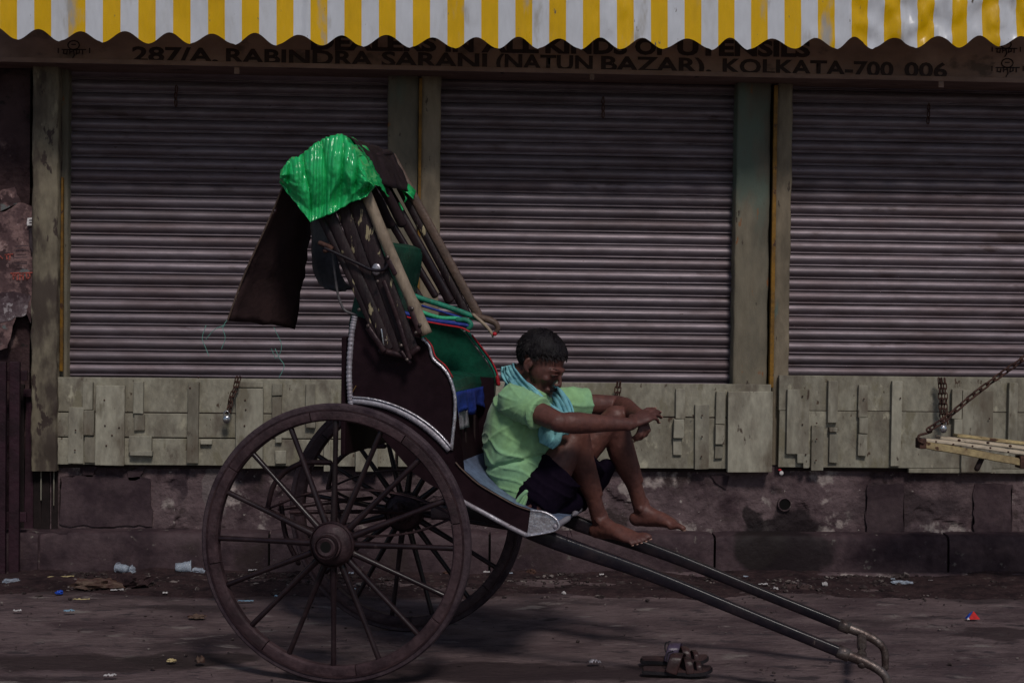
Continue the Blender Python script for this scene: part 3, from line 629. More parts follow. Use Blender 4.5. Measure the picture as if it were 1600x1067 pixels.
def chain(pts, t, scale=1.0, wob=0):
    "links along a polyline of world points"
    P = [np.array(p) for p in catmull(pts, 12)]; d = [0]
    for a, b in zip(P, P[1:]): d.append(d[-1]+np.linalg.norm(b-a))
    step = .0275*scale; n = int(d[-1]/step)
    for i in range(n):
        s = (i+.5)*step; p = np.array([np.interp(s, d, [q[k] for q in P]) for k in range(3)]); p2 = np.array([np.interp(s+.004, d, [q[k] for q in P]) for k in range(3)]); t_ = Vector(p2-p).normalized()
        o = D.objects.new('link', LINKME); COL.objects.link(o); o.parent = t
        q = t_.to_track_quat('Z', 'Y'); o.rotation_mode = 'QUATERNION'; o.rotation_quaternion = q @ Matrix.Rotation(rad(90 if i % 2 else 0)+rad(35)+random.uniform(-.2, .2), 3, 'Z').to_quaternion()
        o.location = Vector(p)-t.location+Vector((random.uniform(-wob, wob), 0, 0)); o.scale = (scale,)*3
def padlock(loc, label, dark=False):
    t = empty('padlock', loc, label, 'padlock')
    bm = bmesh.new(); ell_bm(bm, (0, 0, 0), (.020, .013, .022), u=20, v=12); fin(bm, 'body', 'chrome', t, smooth=True)
    tube('shackle', [(-.012, 0, .012), (-.012, 0, .032), (0, 0, .042), (.012, 0, .032), (.012, 0, .012)], .0035, 'chrome', t)
def lock_chain(pts, label, loops=1):
    W_ = [onY(x, y, YB-.045) for x, y in pts]; t = empty('lock_chain', W_[0], label, 'chain', 'padlock chains hanging on the bench flaps')
    for l in range(loops): chain([w_+np.array([.012*l, -.006*l, 0]) for w_ in W_], t, .95, .002)
lock_chain([(371, 589), (366, 606), (360, 622), (355, 645)], 'rusty chain with a silver round padlock on the left bench flap', 2)
padlock(Vector(onY(354, 655, YB-.055)), 'silver round padlock hanging on the left chain')
lock_chain([(965, 597), (963, 612), (960, 630), (957, 645)], 'rusty chain just behind the forearm of the seated man', 2)
lock_chain([(1467, 591), (1469, 612), (1470, 640), (1473, 664)], 'doubled rusty chain behind the cart end on the right', 3)
padlock(Vector(onY(1474, 670, YB-.07)), 'padlock on the doubled chain behind the cart end')
cp = empty('bottle_cap', onY(1219, 735, YB+.0), 'small white and red cap stuck under the edge of the right bench flap', 'bottle cap')
bm = bmesh.new(); ell_bm(bm, (0, -.03, -.01), (.011, .006, .012)); fin(bm, 'disc', 'paper', cp, smooth=True); bm = bmesh.new(); ell_bm(bm, (-.008, -.028, .006), (.009, .005, .006)); fin(bm, 'red_tab', 'trim_red', cp)

# ------------------------------------------------------------ cart end at the right
YC = 7.75
ct = empty('hand_cart', onY(1437, 690, YC), 'end of a worn yellow wooden cart sticking in from the right, held by a chain', 'cart')
def cw(px, py, Y=YC): return Vector(onY(px, py, Y))-ct.location
def beam(name, pts, th, m, y0, y1):
    bm = bmesh.new(); P = catmull([tuple(onY(x, y, YC)-np.array(ct.location)) for x, y in pts], 6); A = []; 
    for i, p in enumerate(P):
        q = .003*noise.noise(Vector(p)*18); A.append([bm.verts.new((p[0], y, p[2]+z+q)) for y, z in ((y0, 0), (y0, -th), (y1, -th), (y1, 0))])
    for a, b in zip(A, A[1:]):
        for k in range(4): bm.faces.new((a[k], b[k], b[(k+1) % 4], a[(k+1) % 4]))
    bm.faces.new(A[0]); bm.faces.new(A[-1][::-1]); bmesh.ops.recalc_face_normals(bm, faces=bm.faces)
    bmesh.ops.bevel(bm, geom=[e for e in bm.edges if e.calc_face_angle(0) > .7], offset=.004, segments=2, affect='EDGES'); return fin(bm, name, m, ct)
beam('side_beam', [(1437, 688), (1480, 695), (1540, 706), (1600, 717), (1800, 752)], .036, 'cart_yellow', 0, .05)
beam('top_plank', [(1440, 684), (1500, 691), (1560, 700), (1610, 707), (1800, 735)], .018, 'cart_pale', .004, .075)
beam('top_plank', [(1478, 684), (1540, 691), (1600, 699), (1800, 722)], .016, 'cart_pale', .08, .17)
beam('top_plank', [(1515, 683), (1560, 688), (1600, 693), (1800, 712)], .016, 'cart_yellow', .175, .25)
box('iron_end', cw(1438, 691)+Vector((.012, .03, -.006)), (.034, .075, .05), 'rust', ct, .006)
box('iron_bracket', cw(1600, 722)+Vector((0, .03, 0)), (.04, .075, .06), 'rust', ct, .004)
tube('peg', [cw(1541, 712)+Vector((0, .04, 0)), cw(1531, 733)+Vector((0, .04, 0))], .014, 'dark_wood', ct)
tube('support_leg', [cw(1790, 750)+Vector((0, .1, -.02)), Vector((cw(1790, 750).x, .1, -ct.location.z))], .03, 'dark_wood', ct)
for x, y in ((1463, 690), (1490, 694), (1520, 697), (1548, 700), (1500, 688), (1576, 706), (1545, 692), (1580, 697)):
    bm = bmesh.new(); ell_bm(bm, cw(x, y)+Vector((0, .012, 0)), (.008, .012, .006), u=8, v=6); fin(bm, 'bolt', 'rust', ct)
tube('hook', [cw(1441, 692)+Vector((0, -.01, 0)), cw(1434, 688)+Vector((0, -.01, 0)), cw(1435, 680)+Vector((0, -.01, 0)), cw(1445, 677)+Vector((0, -.01, 0)), cw(1454, 674)+Vector((0, -.01, 0)), cw(1452, 669)+Vector((0, -.01, 0))], .006, 'rust', ct)
cc = [onY(x, y, YC-.01) for x, y in ((1450, 672), (1480, 652), (1520, 618), (1560, 588), (1605, 556), (1680, 500), (1760, 440))]
cht = empty('cart_chain', cc[0], 'heavy rusty chain running up from the cart hook to the right edge', 'chain'); chain(cc, cht, 1.45)

# ------------------------------------------------------------ the hand pulled rickshaw
rk = empty('rickshaw', tuple(RO), 'black hand pulled rickshaw with spoked wooden wheels and folded hood under green plastic', 'rickshaw', rz=-TH)
WR = .503
def make_wheel(ly):
    wl = D.objects.new('wheel', None); COL.objects.link(wl); wl.parent = rk; wl.location = (0, ly, WR); wl.empty_display_size = .1
    lathe('tyre', [(.482, -.019), (.497, -.019), (.5025, -.012), (.5025, -.003), (.500, 0), (.5025, .003), (.5025, .012), (.497, .019), (.482, .019)], 'tyre', wl, 96)
    lathe('tyre_band', [(.476, -.023), (.4825, -.023), (.4825, .023), (.476, .023)], 'iron', wl, 96)
    for k in range(8):
        a = 2*math.pi*k/8+.196
        lathe('felloe', [(.440, -.013), (.446, -.021), (.470, -.024), (.4765, -.022), (.4765, .022), (.470, .024), (.446, .021), (.440, .013)], 'wheel_wood', wl, 12, a0=a+.004, a1=a+2*math.pi/8-.004)
    lathe('hub', [(.02, -.105), (.030, -.108), (.036, -.104), (.038, -.094), (.038, -.088), (.047, -.085), (.048, -.070), (.046, -.062), (.060, -.058), (.076, -.040), (.080, -.028), (.080, .020), (.072, .03), (.055, .05), (.045, .09), (.02, .095)], 'wheel_wood', wl, 40)
    lathe('hub_ring', [(.038, -.108), (.0425, -.108), (.0425, -.086), (.038, -.086)], 'iron', wl, 32)
    lathe('hub_band', [(.078, -.044), (.083, -.038), (.083, -.030), (.078, -.028)], 'iron', wl, 40)
    lathe('axle_end', [(.0005, -.104), (.013, -.104), (.015, -.099), (.015, -.08), (.0005, -.08)], 'iron', wl, 20)
    lathe('bore', [(.0005, -.1085+.004), (.028, -.1085+.004), (.028, -.1), (.0005, -.1)], 'hole', wl, 20)
    for k in range(16):
        a = 2*math.pi*k/16
        c, s = math.cos(a), math.sin(a)
        tube('spoke', [(c*.06, -.012, s*.06), (c*.15, -.010, s*.15), (c*.30, -.003, s*.30), (c*.442, 0, s*.442)], [.0165, .0150, .0120, .0125], 'wheel_wood' if 0 else 'black_lacquer', wl, rb=[.014, .012, .0095, .0105], seg=8, sub=3)
    return wl
w1 = make_wheel(-.48)
w2 = copy_tree(w1, rk); w2.location.y = .48; w2.rotation_euler.y = rad(7)
w2.scale.y = 1
tube('axle', [(0, -.42, WR), (0, .42, WR)], .016, 'iron', rk, sub=1)

# leaf springs, full ellipses between axle and chassis
for ly in (-.36, .36):
    sp = empty('leaf_spring', (0, 0, 0)); sp.parent = rk
    cx = .06; L_ = .36; z0 = .60
    for k, (dz, s_) in enumerate(((.085, 1), (-.085, 1))):
        tube('leaf', [(cx-L_*s_, ly, z0+(0 if s_ == 1 else dz*.35)), (cx-L_*s_*.55, ly, z0+dz*.75), (cx, ly, z0+dz), (cx+L_*s_*.55, ly, z0+dz*.75), (cx+L_*s_, ly, z0+(0 if s_ == 1 else dz*.35))], .019, 'iron', sp, rb=.0045, seg=8)
    tube('shackle', [(cx-L_, ly-.03, z0), (cx-L_, ly+.03, z0)], .012, 'iron', sp, sub=1)
    tube('clamp', [(0, ly, WR-.01), (0, ly, z0-.07)], .022, 'iron', sp, sub=1)
    tube('scroll_iron', [(cx-L_, ly, z0), (cx-L_+.03, ly, z0+.10), (cx-L_+.12, ly, z0+.17), (cx-L_+.24, ly, z0+.18)], .010, 'iron', sp)
    tube('scroll_iron', [(cx-L_+.04, ly*.9, z0+.02), (cx-L_+.06, ly*.9, z0-.1), (cx-L_+.11, ly*.9, z0-.2)], .010, 'iron', sp)
tube('stay_rod', [R(437, 795, -.1), R(470, 790, -.05), R(520, 784, 0), R(580, 778, .1)], .0085, 'iron', rk)
tube('stay_rod', [R(455, 800, .1), R(540, 799, .15), R(630, 800, .3)], .0085, 'iron', rk)
tube('cross_bar', [(-.25, -.36, .66), (-.25, .36, .66)], .014, 'iron', rk, sub=1); tube('cross_bar', [(.38, -.30, .64), (.38, .30, .64)], .014, 'iron', rk, sub=1)

# cab side panels
SP = [(553, 493), (566, 497), (600, 512), (640, 524), (661, 530), (671, 542), (678, 560), (694, 575), (705, 592), (711, 620), (711, 650), (708, 680), (706, 704), (712, 722), (724, 735), (748, 756), (780, 775), (806, 789), (829, 797), (824, 836), (800, 825), (760, 803), (725, 785), (698, 769), (672, 757), (645, 738), (612, 700), (588, 672), (566, 652), (549, 636), (546, 600), (547, 545)]
def side(ly0, ly1, mir, m='panel_lacquer'):
    pts = [R(x, y, -.31) for x, y in SP]
    prism('side_panel', [(p.x, p.z) for p in pts], ly0, ly1, m, rk)
side(-.31, -.29, 0); side(.29, .31, 1)
def trim(name, pts, wpx, ly, m, th=.006, n=6, lump=0):
    P = [R(x, y, ly) for x, y in pts]; Q = [np.array(p) for p in catmull(P, n)]; bm = bmesh.new(); rows = []
    for i, p in enumerate(Q):
        t = Q[min(i+1, len(Q)-1)]-Q[max(i-1, 0)]; t /= np.linalg.norm(t); nn = np.array((-t[2], 0, t[0])); h = wpx/428/2
        q = lump*math.sin(i*2.1)+lump*.7*noise.noise(Vector(p)*40)
        rows.append([bm.verts.new(p+nn*a*(h+q*.3)+np.array((0, b, 0))) for a, b in ((-1, 0), (-.95, -th-q), (0, -th*1.3-q), (.95, -th-q*.5), (1, 0))])
    for r1, r2 in zip(rows, rows[1:]):
        for k in range(4): bm.faces.new((r1[k], r1[k+1], r2[k+1], r2[k]))
    bm.faces.new(rows[0]); bm.faces.new(rows[-1][::-1])
    return fin(bm, name, m, rk, smooth=True)
for ly, s in ((-.310, 1),):
    trim('fender_strip', [(549, 625), (575, 628), (603, 634), (632, 646), (660, 663), (685, 684), (703, 703)], 10, ly, 'grey_tin', .008, 5)
    trim('fender_edge', [(549, 620), (575, 622), (603, 628), (634, 640), (663, 657), (688, 678), (706, 699)], 2.6, ly-.004, 'silver', .009)
    trim('rear_trim', [(555, 494), (551, 515), (548, 545), (546, 580), (547, 610), (549, 634)], 8, ly, 'grey_tin', .010, 14, .0022)
    trim('front_trim', [(660, 529), (671, 540), (677, 560), (693, 575), (704, 592), (711, 620), (711, 650), (708, 680), (706, 703)], 4.6, ly, 'silver', .008, 6, .0008)
    trim('front_piping', [(664, 527), (675, 540), (681, 557), (697, 572), (708, 590)], 1.3, ly-.002, 'trim_red', .006)
    trim('sill_strip', [(698, 767), (725, 784), (760, 803), (795, 822), (823, 836)], 7, ly, 'grey_tin', .008)
    trim('rim_bead', [(712, 722), (724, 735), (748, 756), (780, 775), (806, 789), (829, 797)], 1.8, ly, 'brown_wood', .006)
    trim('toe_edge', [(829, 797), (848, 799), (862, 805), (871, 813), (874, 823), (866, 829), (848, 833), (823, 837)], 3.2, ly-.004, 'silver', .008)
tp = [R(x, y, -.31) for x, y in ((829, 798), (848, 800), (861, 806), (870, 814), (873, 822), (865, 828), (847, 832), (824, 836))]
prism('toe_plate', [(p.x, p.z) for p in tp], -.314, -.300, 'silver', rk); prism('toe_plate', [(p.x, p.z) for p in tp], .300, .314, 'silver', rk)
TE = R(868, 820, -.31)
tube('toe_bar', [(TE.x, -.31, TE.z-.005), (TE.x+.005, 0, TE.z-.006), (TE.x, .31, TE.z-.005)], .011, 'grey_tin', rk)
# floor, seat box, cushion
fl = [R(x, y, -.31) for x, y in ((700, 730), (724, 752), (748, 773), (780, 794), (806, 808), (829, 816), (866, 827))]
GR = [[(p.x, y, p.z) for p in fl] for y in np.linspace(-.29, .29, 5)]
sheet('floor', GR, 'blue_floor', rk, th=.012)
zt = 1.03
sb = [(.0, 1.0), (.355, 1.0), (.36, .86), (.375, .76)]+[(p.x, p.z+.012) for p in (R(x, y, -.31) for x, y in ((698, 769), (672, 757), (645, 738), (612, 700), (588, 672), (566, 652)))]+[(.005, .99)]
prism('seat_box', sb, -.288, .288, 'panel_lacquer', rk)
box('seat_front', (.345, 0, .82), (.02, .57, .22), 'panel_lacquer', rk, .004)
for y in (-.14, .02, .17): box('front_batten', (.358, y, .83), (.012, .02, .2), 'dark_wood', rk, .003)
box('back_board', (-.035, 0, 1.02), (.02, .57, .44), 'panel_lacquer', rk, .006)
def cushion(name, c, s, m, amp=.012, parent=rk, rot=None):
    bm = bmesh.new(); bm_box(bm, (0, 0, 0), s, None, min(s)*.35); bmesh.ops.subdivide_edges(bm, edges=bm.edges, cuts=5, use_grid_fill=True)
    for v in bm.verts:
        k = 1-(abs(v.co.x)/s[0]*1.6)**2*.5-(abs(v.co.y)/s[1]*1.6)**2*.5; v.co.z *= 1+.3*k
        v.co += Vector((0, 0, 1))*amp*fbm(v.co+Vector(c), 9)
        v.co = (rot @ v.co if rot else v.co)
    return fin(bm, name, m, parent, c, smooth=True)
cushion('seat_cushion', (.18, 0, 1.045), (.38, .54, .085), 'seat_green')
# blue skirt of the cushion hanging over the front
G = [[(.375+.012*math.sin(j*.9)*(i/6)+.004*fbm((i, j, 0), .6), -.25+.50*j/24, 1.04-.085*i/6-.014*math.sin(j*.55)*i/6) for j in range(25)] for i in range(7)]
sheet('cushion_skirt', G, 'cloth_blue', rk, th=.004)
G = [[(.367+.010*math.sin(j*1.3+2)*(i/5), -.25+.26*j/14, .965-.07*i/5) for j in range(15)] for i in range(6)]
sheet('skirt_lining', G, 'grey_tin', rk, th=.003)
cushion('backrest', (.035, .03, 1.40), (.40, .50, .09), 'seat_green', .01, rot=Matrix.Rotation(rad(-78), 3, 'Y'))
# padded far arm and near arm edge
AP = [(662, 488), (700, 500), (728, 520), (742, 540), (757, 560), (770, 580), (775, 598), (772, 640), (770, 700), (740, 700), (700, 640), (660, 560)]
pa = [R(x, y, .285) for x, y in AP]; prism('arm_panel', [(p.x, p.z) for p in pa], .262, .288, 'seat_green', rk, sub=3)
pa2 = [R(x, y, .262) for x, y in ((716, 602), (745, 588), (772, 590), (774, 640), (771, 704), (706, 704))]; prism('arm_lower', [(p.x, p.z) for p in pa2], .248, .263, 'panel_lacquer', rk)
tube('arm_piping', [R(x, y, .27) for x, y in ((730, 518), (745, 538), (760, 558), (773, 580), (777, 600))], .007, 'cord_green', rk)
tube('red_piping', [R(x, y, .262) for x, y in ((738, 524), (752, 542), (768, 564), (777, 584), (778, 597))], .0035, 'trim_red', rk)
tube('red_tag', [R(777, 590, .25), R(779, 600, .25)], .008, 'trim_red', rk)
# shafts
zc = lambda x: np.interp(x, [.5, .77, 1.12, 1.86, 1.93], [.60, .507, .40, .135, .10])
for s in (-1, 1):
    y0 = .25*s
    pts = [(x, y0, zc(x)) for x in (.30, .5, .77, 1.12, 1.5, 1.80)]
    bm = bmesh.new(); loft_bm(bm, pts, [.019, .020, .021, .019, .018, .017], [.029, .030, .029, .023, .0195, .019], seg=24, sub=5, flat=.5, caps='flat'); o = fin(bm, 'shaft', 'shaft_paint', rk); smooth_by_angle(o.data, 40)
    tube('shaft_tip', [(1.79, y0, zc(1.79)), (1.86, y0, zc(1.86)+.001), (1.915, y0, zc(1.9)-.006), (1.945, y0, .075), (1.95, y0, .012)], [.019, .018, .0165, .015, .014], 'tip_metal', rk, seg=10)
    tube('ferrule', [(1.775, y0, zc(1.775)), (1.815, y0, zc(1.815))], .0205, 'tip_metal', rk, rb=.024, sub=1, seg=12, caps='flat')
tube('shaft_crossbar', [(1.86, -.25, .125), (1.86, 0, .12), (1.86, .25, .125)], .018, 'tip_metal', rk)

# folded hood: bows leaning back, near legs, far legs, cross bars
NEAR = [((556, 262), (667, 522), 9.5, 'bamboo'), ((532, 245), (640, 548), 14, 'worn_slat'), ((512, 262), (622, 548), 12, 'worn_slat'), ((495, 285), (607, 545), 9, 'worn_slat'), ((478, 290), (588, 520), 6, 'worn_slat')]
FAR = [((612, 245), (747, 492), 7.5, 'brown_wood'), ((606, 255), (729, 490), 7, 'worn_slat'), ((586, 262), (703, 470), 8, 'black_lacquer'), ((570, 280), (680, 462), 6, 'black_lacquer'), ((550, 292), (660, 470), 5, 'worn_slat')]
for i, ((tx, ty), (bx, by), hw, m) in enumerate(NEAR):
    ly = -.345-(.018 if i == 0 else .006*(i % 2)); a = R(tx, ty, ly); b = R(bx, by, ly); k = 5
    pts = [a+(b-a)*u+Vector((.002*math.sin(u*7+i), 0, 0)) for u in np.linspace(0, 1, k)]
    if m == 'bamboo':
        bm = bmesh.new(); U = list(np.linspace(0, 1, 40)); loft_bm(bm, [a+(b-a)*u+Vector((-.006*math.sin(u*3.14), 0, 0)) for u in U], [(.019+.004*math.exp(-((u-.42)/.012)**2)+.004*math.exp(-((u-.83)/.012)**2)) for u in U], [.021+.004*math.exp(-((u-.42)/.012)**2)+.004*math.exp(-((u-.83)/.012)**2) for u in U], sub=1, seg=14, caps='flat')
        fin(bm, 'bamboo_bow', m, rk, smooth=True)
    else: tube('hood_slat', pts, .007, m, rk, rb=hw/428, seg=12)
for i, ((tx, ty), (bx, by), hw, m) in enumerate(FAR):
    ly = .34+.006*(i % 2); a = R(tx, ty, ly); b = R(bx, by, ly)
    tube('far_hood_slat' if 0 else 'hood_slat', [a+(b-a)*u for u in np.linspace(0, 1, 5)], .010, m, rk, rb=hw/385, seg=10)
tube('slat_edge', [R(618, 248, .35), R(752, 490, .35)], .004, 'bamboo', rk, sub=1)
# crossing bars from the near tops to the far tops
for (n_, f_) in zip(NEAR, FAR):
    a = R(*n_[0], -.33); b = R(*f_[0], .33)
    tube('cross_bow', [a+Vector((0, -.01, -.03)), a+Vector((0, .03, .01)), (a+b)/2+Vector((0, 0, .02)), b+Vector((0, -.03, .01)), b+Vector((0, .01, -.03))], .013, 'canopy_cloth', rk)
# canopy cloth gathered over the bows
def sheet_between(name, A, B, m, n=14, wob=.012, th=.006, sd=0, seg=6):
    A = [np.array(p) for p in catmull(A, seg)]; B = [np.array(p) for p in catmull(B, seg)]; G = []
    for i in range(n+1):
        u = i/n; G.append([tuple(a+(b-a)*u+np.array((wob*fbm((a[0]*3+sd, u*2.5, a[2]*3), 3), 0, wob*fbm((a[0]*5, u*3+sd, a[2]*5), 3)))) for a, b in zip(A, B)])
    return sheet(name, G, m, rk, th=th)
cN = [R(x, y, -.335) for x, y in ((448, 270), (470, 250), (500, 228), (541, 213), (560, 235), (580, 285))]
cF = [R(x, y, .335) for x, y in ((520, 288), (540, 272), (572, 250), (606, 236), (622, 258), (642, 300))]
sheet_between('canopy', cN, cF, 'canopy_cloth', 16, .009)
cN2 = [R(x, y, -.325) for x, y in ((575, 290), (585, 300), (590, 330), (575, 360))]
for k, (x0, y0, x1, y1, hw, m) in enumerate(((578, 262, 628, 350, 9, 'canopy_cloth'), (566, 275, 610, 352, 9, 'canopy_cloth'))):
    tube('canopy_fold', [R(x0, y0, -.1+.2*k), R((x0+x1)/2+3, (y0+y1)/2, .0+.2*k), R(x1, y1, .05+.2*k)], [hw/400, hw/400, hw/600], m, rk, rb=.02)
# green plastic wrapped over the near top of the hood
def tarp_pt(u, v):
    "u along the fan from back to front, v from the top edge down"
    T = np.interp(u, [0, .12, .25, .4, .55, .7, .86, 1], [438, 450, 470, 492, 512, 538, 560, 585]), np.interp(u, [0, .12, .25, .4, .55, .7, .86, 1], [268, 252, 243, 225, 214, 211, 246, 291])
    B = np.interp(u, [0, .15, .3, .45, .6, .75, .9, 1], [437, 462, 485, 500, 520, 548, 573, 585]), np.interp(u, [0, .15, .3, .45, .6, .75, .9, 1], [286, 318, 347, 341, 333, 317, 307, 294])
    return T[0]+(B[0]-T[0])*v, T[1]+(B[1]-T[1])*v
NU, NV = 190, 60; G = []
for i in range(NV+1):
    row = []
    v = i/NV
    for j in range(NU+1):
        u = j/NU; x, y = tarp_pt(u, v)
        phase = u*6.2+v*.4*(1-u)+.30*math.sin(v*2.4+u*6)+.25*noise.noise(Vector((u*3, v*1.2, 1)))
        fold = abs(math.sin(phase*math.pi))**.45
        f2 = abs(math.sin((u*19+v*1.2+.8*noise.noise(Vector((u*4, v*1.5, 6))))*math.pi))**.7
        cr = 1-abs(noise.noise(Vector((u*5+v*1.5, v*2.2-u, 3.3))))*3.2
        bulge = .028*math.sin(math.pi*min(1, v*1.1+.08))+.034*fold*(.5+.5*math.sin(math.pi*min(1, v+.15)))+.006*f2+.016*max(0, cr)*(.3+u*v*1.6)+.004*fbm((u*6, v*3, 2), 2.2, 3)
        p = R(x, y, -.372-bulge); p = Vector((p.x, p.y, p.z))
        if i == 0: p.z += .003*math.sin(j*.7)
        if i == NV: p.z += .006*noise.noise(Vector((u*22, 0, 0)))
        row.append(p)
    G.append(row)
# carry the plastic on over the top towards the far side
top = G[0]; back = []
for i in range(1, 15):
    v = i/14
    back.append([p+Vector((.01*fbm((j*.05, v*3, 1), 1.5), v*(.18+.12*math.sin(j/NU*3.1)), .012*math.sin(v*3.14)-.03*v+.012*fbm((j*.06, v*2, 4), 1.5))) for j, p in enumerate(top)])
sheet('plastic_wrap', back[::-1]+G, 'tarp', rk, th=.0015)
fr_ = [(628, 284), (640, 286), (649, 297), (640, 303), (634, 296), (638, 312), (633, 308)]
G = [[R(x+dx, y+dy+2*math.sin(x), .33-.02*k) for (x, y) in ((622, 278), (630, 283), (640, 290), (650, 298))] for k, (dx, dy) in enumerate(((0, 0), (-2, 5), (-4, 10), (-4, 13)))]
sheet('plastic_tail', G, 'tarp', rk, th=.0015); tube('plastic_tail', [R(630, 300, .30), R(635, 310, .29), R(632, 316, .29)], [.006, .01, .002], 'tarp', rk, rb=.003)
tube('plastic_tail', [R(624, 318, .28), R(629, 328, .28)], .004, 'tarp', rk)
# rain flap hanging behind
fa = [R(443, 290, -.36), R(425, 335, -.33), R(400, 390, -.31), R(378, 440, -.29), R(357, 499, -.28)]
fb = [R(486, 335, .02), R(484, 360, .04), R(480, 405, .04), R(471, 450, .03), R(460, 514, .02)]
sheet_between('rain_flap', fa, fb, 'flap', 10, .012, .004)
tube('flap_hem', [p+Vector((0, -.004, 0)) for p in fa], .004, 'brown_wood', rk)
fc = [R(484, 335, -.1), R(486, 380, -.1), R(490, 420, -.08), R(505, 450, -.05), R(532, 455, 0)]
sheet_between('grey_lining', fc, [p+Vector((.06, .12, .02)) for p in fc], 'grey_pipe', 6, .01, .003)
tube('wire_loop', [R(x, y, -.30) for x, y in ((519, 390), (523, 425), (528, 460), (538, 484), (556, 492))], .0048, 'grey_pipe', rk)
tube('curved_rod', [R(x, y, -.375) for x, y in ((508, 388), (530, 398), (562, 413), (582, 422), (600, 421), (607, 410), (604, 402))], .0062, 'shaft_paint', rk)
tube('hinge_iron', [R(500, 380, -.37), R(518, 388, -.37), R(508, 392, -.37)], .009, 'rust', rk)
# iron straps, rivets and pivot at the bottom of the slats
for (x0, y0, x1, y1, hw) in ((606, 404, 618, 428, 5), (575, 512, 600, 548, 5), (641, 480, 656, 520, 5), (600, 440, 622, 500, 4), (622, 500, 640, 560, 4)):
    tube('iron_strap', [R(x0, y0, -.378), R(x1, y1, -.378)], .005, 'iron', rk, rb=hw/428, sub=1)
for x, y in ((561, 484), (575, 509), (606, 402), (644, 482), (603, 532), (650, 520), (656, 508), (636, 562), (590, 440), (627, 540)):
    bm = bmesh.new(); ell_bm(bm, R(x, y, -.385), (.007, .006, .007), u=10, v=6); fin(bm, 'rivet', 'tip_metal', rk, smooth=True)
tube('pivot_iron', [R(596, 548, -.36), R(615, 552, -.36), R(636, 556, -.36), R(652, 545, -.36)], .012, 'iron', rk); tube('pivot_bolt', [R(628, 550, -.37), R(640, 566, -.37)], .008, 'iron', rk)
tube('bright_brace', [R(596, 515, -.37), R(600, 543, -.37)], .0035, 'chrome', rk); tube('bright_brace', [R(592, 490, -.33), R(612, 505, -.33), R(632, 516, -.33)], .0048, 'silver', rk)
bm = bmesh.new(); ell_bm(bm, R(588, 421, -.366), (.018, .006, .022)); fin(bm, 'round_mirror', 'silver', rk, smooth=True)
# coloured levers and cords by the far arm
tube('hood_lever', [R(x, y, .20) for x, y in ((600, 467), (640, 462), (662, 468), (700, 480), (735, 493), (752, 500))], .011, 'cord_green', rk)
tube('mint_cord', [R(x, y, .12) for x, y in ((640, 480), (665, 490), (690, 497), (715, 498), (732, 505))], .0085, 'cord_mint', rk)
tube('blue_cord', [R(x, y, .10) for x, y in ((600, 478), (640, 492), (670, 500), (700, 504), (732, 509))], .009, 'cloth_blue', rk)
tube('red_cord', [R(x, y, .09) for x, y in ((610, 488), (650, 499), (690, 507), (720, 512), (733, 518))], .0035, 'trim_red', rk)
tube('green_cord', [R(x, y, .10) for x, y in ((715, 500), (728, 500), (736, 507), (732, 514))], .010, 'cord_green', rk)
tube('purple_cord', [R(x, y, .2) for x, y in ((660, 478), (700, 490), (730, 500))], .005, 'cloth_blue', rk)
kn = [R(x, y, .20) for x, y in ((738, 492), (750, 496), (764, 500), (774, 505), (778, 513), (774, 521))]
tube('tied_end', kn, [.009, .012, .014, .012, .010, .008], 'brown_wood', rk); tube('tied_end', [R(740, 492, .18), R(758, 508, .18), R(768, 520, .18), R(770, 526, .18)], [.006, .007, .006, .004], 'bamboo', rk)
bm = bmesh.new(); ell_bm(bm, R(773, 522, .17), (.009, .007, .008)); fin(bm, 'red_cap', 'trim_red', rk, smooth=True)
for pts in (((355, 500), (348, 512), (352, 528), (346, 545)), ((322, 508), (316, 528), (322, 545), (326, 556)), ((352, 508), (335, 515), (322, 530)), ((428, 512), (440, 540), (432, 560), (424, 545)), ((430, 545), (437, 560), (444, 572), (436, 590))):
    tube('loose_thread', [R(x, y, -.28) for x, y in pts], .0012, 'teal_thread', rk, seg=5)
for x in (905, 906.5): pass
tube('hanging_wire', [R(886, 832, -.28), R(888, 843, -.28)], .0015, 'iron', rk); tube('hanging_wire', [R(890, 826, -.2), R(894, 838, -.2)], .0015, 'iron', rk)
tube('orange_tag', [R(556, 603, -.325), R(551, 612, -.325)], .002, 'ochre_strip', rk)

# ------------------------------------------------------------ the seated man
PB = R(838, 806, .10)      # where he sits
wpb = RO+FR*PB.x+LT*PB.y
pn = empty('person', (wpb[0], wpb[1], PB.z), 'barefoot man in mint green t-shirt sitting hunched on the rickshaw footboard, hands over knees', 'person', rz=-TH)
OFF = -PB
def V3(*a): return Vector(a)
def n_(v): return Vector(v).normalized()
def finger(bm, base, d, nrm, lens, r, curl):
    "a bent finger: d direction, nrm the back-of-hand normal, curl degrees at each joint"
    p = Vector(base); d = n_(d); side_ = d.cross(nrm).normalized(); pts = [p-d*.012, p]; rr = [r*.95, r*1.05]; out_d = d
    for i, (l, c) in enumerate(zip(lens, curl)):
        out_d = (Matrix.Rotation(-rad(c), 3, side_) @ out_d).normalized(); pts.append(pts[-1]+out_d*l*.5); rr.append(r*(.97-.08*i)); pts.append(pts[-1]+out_d*l*.5); rr.append(r*(1.0-.1*i))
    loft_bm(bm, pts, rr, [x*.92 for x in rr], tuple(side_), seg=10, sub=2); return pts[-1], out_d, side_
